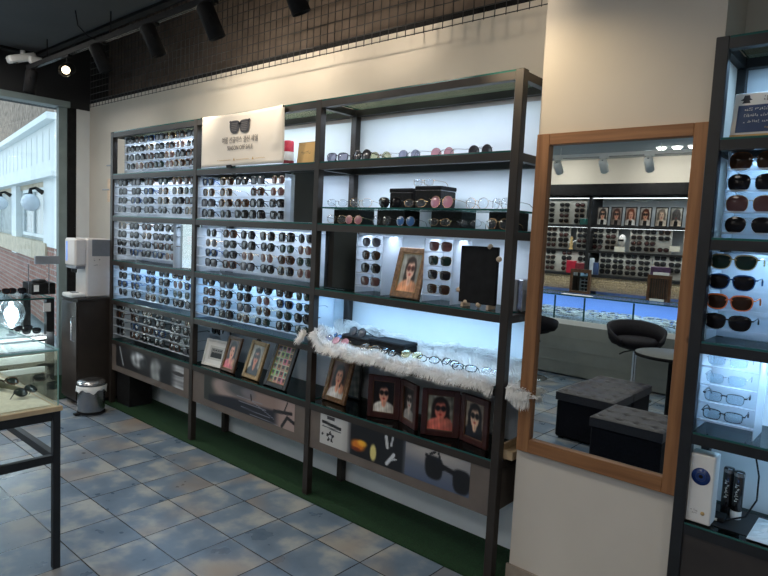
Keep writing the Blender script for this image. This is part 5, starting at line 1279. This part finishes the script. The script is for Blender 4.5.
# ottomans
def ottoman(x0, x1, y0, y1, lab, nx=4, ny=3):
    t = thing('ottoman', lab, 'ottoman', ((x0+x1)/2, (y0+y1)/2, 0), 0, 'black tufted cube ottomans'); w9, d9 = (x1-x0)/2, (y1-y0)/2
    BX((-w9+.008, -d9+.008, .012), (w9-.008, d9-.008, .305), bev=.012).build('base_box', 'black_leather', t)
    for sx in (-1, 1):
        for sy in (-1, 1): BX((sx*(w9-.05)-.02, sy*(d9-.05)-.02, 0), (sx*(w9-.05)+.02, sy*(d9-.05)+.02, .0118)).build('foot', 'black_matte', t)
    N = 36; vs3 = []; fs3 = []
    def dim(u_, v_):
        h_ = 0
        for i in range(nx):
            for j in range(ny):
                cx, cy = -w9+2*w9*(i+.5)/nx, -d9+2*d9*(j+.5)/ny; dd = math.hypot(u_-cx, v_-cy); h_ = max(h_, math.exp(-(dd/.022)**2))
        gx, gy = abs(math.sin(PI*nx*(u_+w9)/(2*w9)+PI/2)), abs(math.sin(PI*ny*(v_+d9)/(2*d9)+PI/2))
        return h_*.026+.011*(math.exp(-(gx/.12)**2)+math.exp(-(gy/.12)**2))
    for j in range(N+1):
        for i in range(N+1):
            u_, v_ = -w9+2*w9*i/N, -d9+2*d9*j/N; e = min(i, N-i, j, N-j)
            vs3.append((u_, v_, .38-(.012 if e == 0 else .003 if e == 1 else 0)-(dim(u_, v_) if e > 0 else 0)))
    for j in range(N):
        for i in range(N): k = j*(N+1)+i; fs3.append((k, k+1, k+N+2, k+N+1))
    m = MB(); m.add(vs3, fs3, True); m.add([(-w9, -d9, .368), (w9, -d9, .368), (w9, d9, .368), (-w9, d9, .368), (-w9, -d9, .306), (w9, -d9, .306), (w9, d9, .306), (-w9, d9, .306)], [(0, 4, 5, 1), (1, 5, 6, 2), (2, 6, 7, 3), (3, 7, 4, 0), (4, 7, 6, 5)])
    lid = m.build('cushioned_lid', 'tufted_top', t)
    b_ = MB()
    for i in range(nx):
        for j in range(ny): b_.X = at(-w9+2*w9*(i+.5)/nx, -d9+2*d9*(j+.5)/ny, .360); b_.lathe([(.001, .006), (.009, .004), (.011, 0), (.010, -.004)], 10, cap=False)
    b_.build('tuft_buttons', 'black_leather', lid)
    return t
ottoman(-1.66, -1.20, -2.52, -2.10, 'black tufted ottoman, left front one in the mirror'); ottoman(-1.66, -1.20, -2.96, -2.54, 'black tufted ottoman directly behind the left front one in the mirror'); ottoman(-1.19, -.71, -2.09, -1.63, 'black tufted ottoman, nearest one at the bottom right of the mirror')
# far ceiling lamps
track(-4.3, .6, -4.25, 2.50, 'white ceiling light track on the far side reflected in the mirror', 'white_plastic')
for i, x in enumerate((-2.82, -2.29, -1.81)): spot_head('track_spotlight', 'white track spotlight in the mirror, %s from the left' % ORD[i], x, -4.25, 2.50, (x-.1, -5.2, 1.6), 'white_plastic', 'grey_plastic', L=.16, R=.045, grp='white spotlights on the far track')
for i, (x, y) in enumerate(((-1.81, -4.60), (-1.65, -4.60), (-1.49, -4.60))):
    t9 = thing('downlight', 'bright round ceiling downlight in the mirror, %s of three' % ORD[i], 'downlight', (x, y, 2.62), 0, 'three downlights in a row')
    MB().lathe([(.060, -.006), (.060, 0)], 24).build('trim_ring', 'white_plastic', t9); MB().lathe([(.003, -.030), (.035, -.026), (.050, -.008)], 24).build('light_disc', 'down_lit', t9)
# ------------------------------------------------------------------ light
def area(name, loc, sx, sy, power, col, rot=(0, 0, 0), spread=PI):
    l = bpy.data.lights.new(name, 'AREA'); l.shape = 'RECTANGLE'; l.size = sx; l.size_y = sy; l.energy = power; l.color = col; l.spread = spread
    o = bpy.data.objects.new(name, l); COL.objects.link(o); o.location = loc; o.rotation_euler = rot; return o
def spot(name, loc, aim, power, col, size=1.0, blend=.6, rad=.03):
    l = bpy.data.lights.new(name, 'SPOT'); l.energy = power; l.color = col; l.spot_size = size; l.spot_blend = blend; l.shadow_soft_size = rad
    o = bpy.data.objects.new(name, l); COL.objects.link(o); o.location = loc; o.rotation_euler = (Vector(aim)-Vector(loc)).to_track_quat('-Z', 'Y').to_euler(); return o
COOL = (.40, .68, 1.0); W_ = (.72, .83, 1.0)
for i in range(3):
    for z, p in ((ZT, (3.2, 2.4, 2.3)), (ZA, (3, 3.2, 2.3)), (ZB, (2.6, 3.0, 2.3)), (ZC, (3.6, 3.8, 2.6)), (ZD, (.0, .15, .0))):
        if p[i] and not (i == 1 and z == ZT and False):
            area('shelf_led', ((XP[i]+XP[i+1])/2, .115, z-.058), 1.1, .06, p[i], COOL if z == ZC else W_, (.12, 0, 0))
for z, p in ((ZT, 3), (ZA, 3.6), (ZB, 3.4), (ZC, 4.6), (ZD, .8)): area('shelf_led', ((X4+X5)/2, .115, z-.058), 1.1, .06, p, COOL, (.12, 0, 0))
area('case_fill', (-4.94, -1.0, .585), .03, 1.3, 3.5, (.85, .97, 1), (0, .35, 0))  # fill light added to brighten the counter's lower front
area('case_fill', (-5.25, -1.0, .865), .05, 1.2, 2.5, (.85, .97, 1))  # second added fill, under the counter top
area('counter_led', (-1.5, cy0+.25, .92), 5, .10, 6, (.55, .70, 1))
for z in (1.775, 1.462, 1.165, 2.135): area('far_shelf_fill', (-1.5, OY+.30, z-.034), 5.5, .05, 5, (.95, .97, 1))  # fill lights added to brighten the opposite shelves below the canopy
WARM = (1, .85, .66)
spot('track_lamp', (-1.90, -.30, 2.53), (-2.1, .32, 2.38), 4.5, WARM, 2.3, .6, .015)
spot('track_lamp', (-2.60, -.30, 2.53), (-2.75, .32, 2.33), 10, WARM, 2.2, .6, .015)
spot('track_lamp', (-3.24, -.30, 2.53), (-3.5, .32, 2.45), 12, (1, .88, .7), 2.3)
spot('track_lamp', (-1.25, -.37, 2.56), (-.70, .04, 2.10), 25, (1, .80, .52), 1.0, 1.0)
spot('track_lamp', (-1.0, -.41, 2.60), (-1.3, .32, 2.6), 6, WARM, 2.2)
for x_ in (-1.93, -2.63, -3.27, -4.0): spot('track_lamp', (x_+.03, -.33, 2.51), (x_+.25, -.25, 0), 16, WARM, 1.1, .8)
for x_, p_ in ((-1.93, 7), (-2.63, 9), (-3.27, 4)): spot('track_lamp', (x_+.04, -.27, 2.54), (x_, .50, 2.95), p_, WARM, 1.7, .8, .012)  # extra upward spots added to light the upper wall behind the mesh
spot('track_lamp', (-4.5, -.42, 2.62), (-2.6, -1.6, 1.9), 6, WARM, 1.2)
for (x, y, p) in ((-1.0, -1.7, 9), (-3.4, -1.6, 9), (1.0, -1.8, 7), (-4.9, -1.1, 15), (-2.9, -2.0, 8)): area('ceiling_fill', (x, y, 2.94), .5, .5, p, (1, .95, .87))  # unseen fill lights added under the dark ceiling, without fixtures
for (x, y, p) in ((-1.8, -3.3, 8), (.8, -3.3, 12), (-3.8, -3.4, 12)): area('ceiling_fill', (x, y, 2.61), .6, .6, p, (1, .96, .9))  # general fill added below the pale far ceiling
for x in (-3.2, -1.9, -.6): area('ceiling_fill', (x, -4.72, 2.60), .3, .2, 9, (1, .96, .90), (-.35, 0, 0))
# daylight
wd_ = bpy.data.worlds.new('daylight'); bpy.context.scene.world = wd_; wd_.use_nodes = True; nt = wd_.node_tree
bg = nt.nodes['Background']; tc = nt.nodes.new('ShaderNodeTexCoord'); sp_ = nt.nodes.new('ShaderNodeSeparateXYZ'); rp = nt.nodes.new('ShaderNodeValToRGB')
nt.links.new(tc.outputs['Generated'], sp_.inputs[0]); nt.links.new(sp_.outputs['Z'], rp.inputs['Fac']); rp.color_ramp.elements[0].color = (.75, .86, .92, 1); rp.color_ramp.elements[1].color = (.55, .75, .95, 1)
nt.links.new(rp.outputs[0], bg.inputs[0]); bg.inputs[1].default_value = 1.75
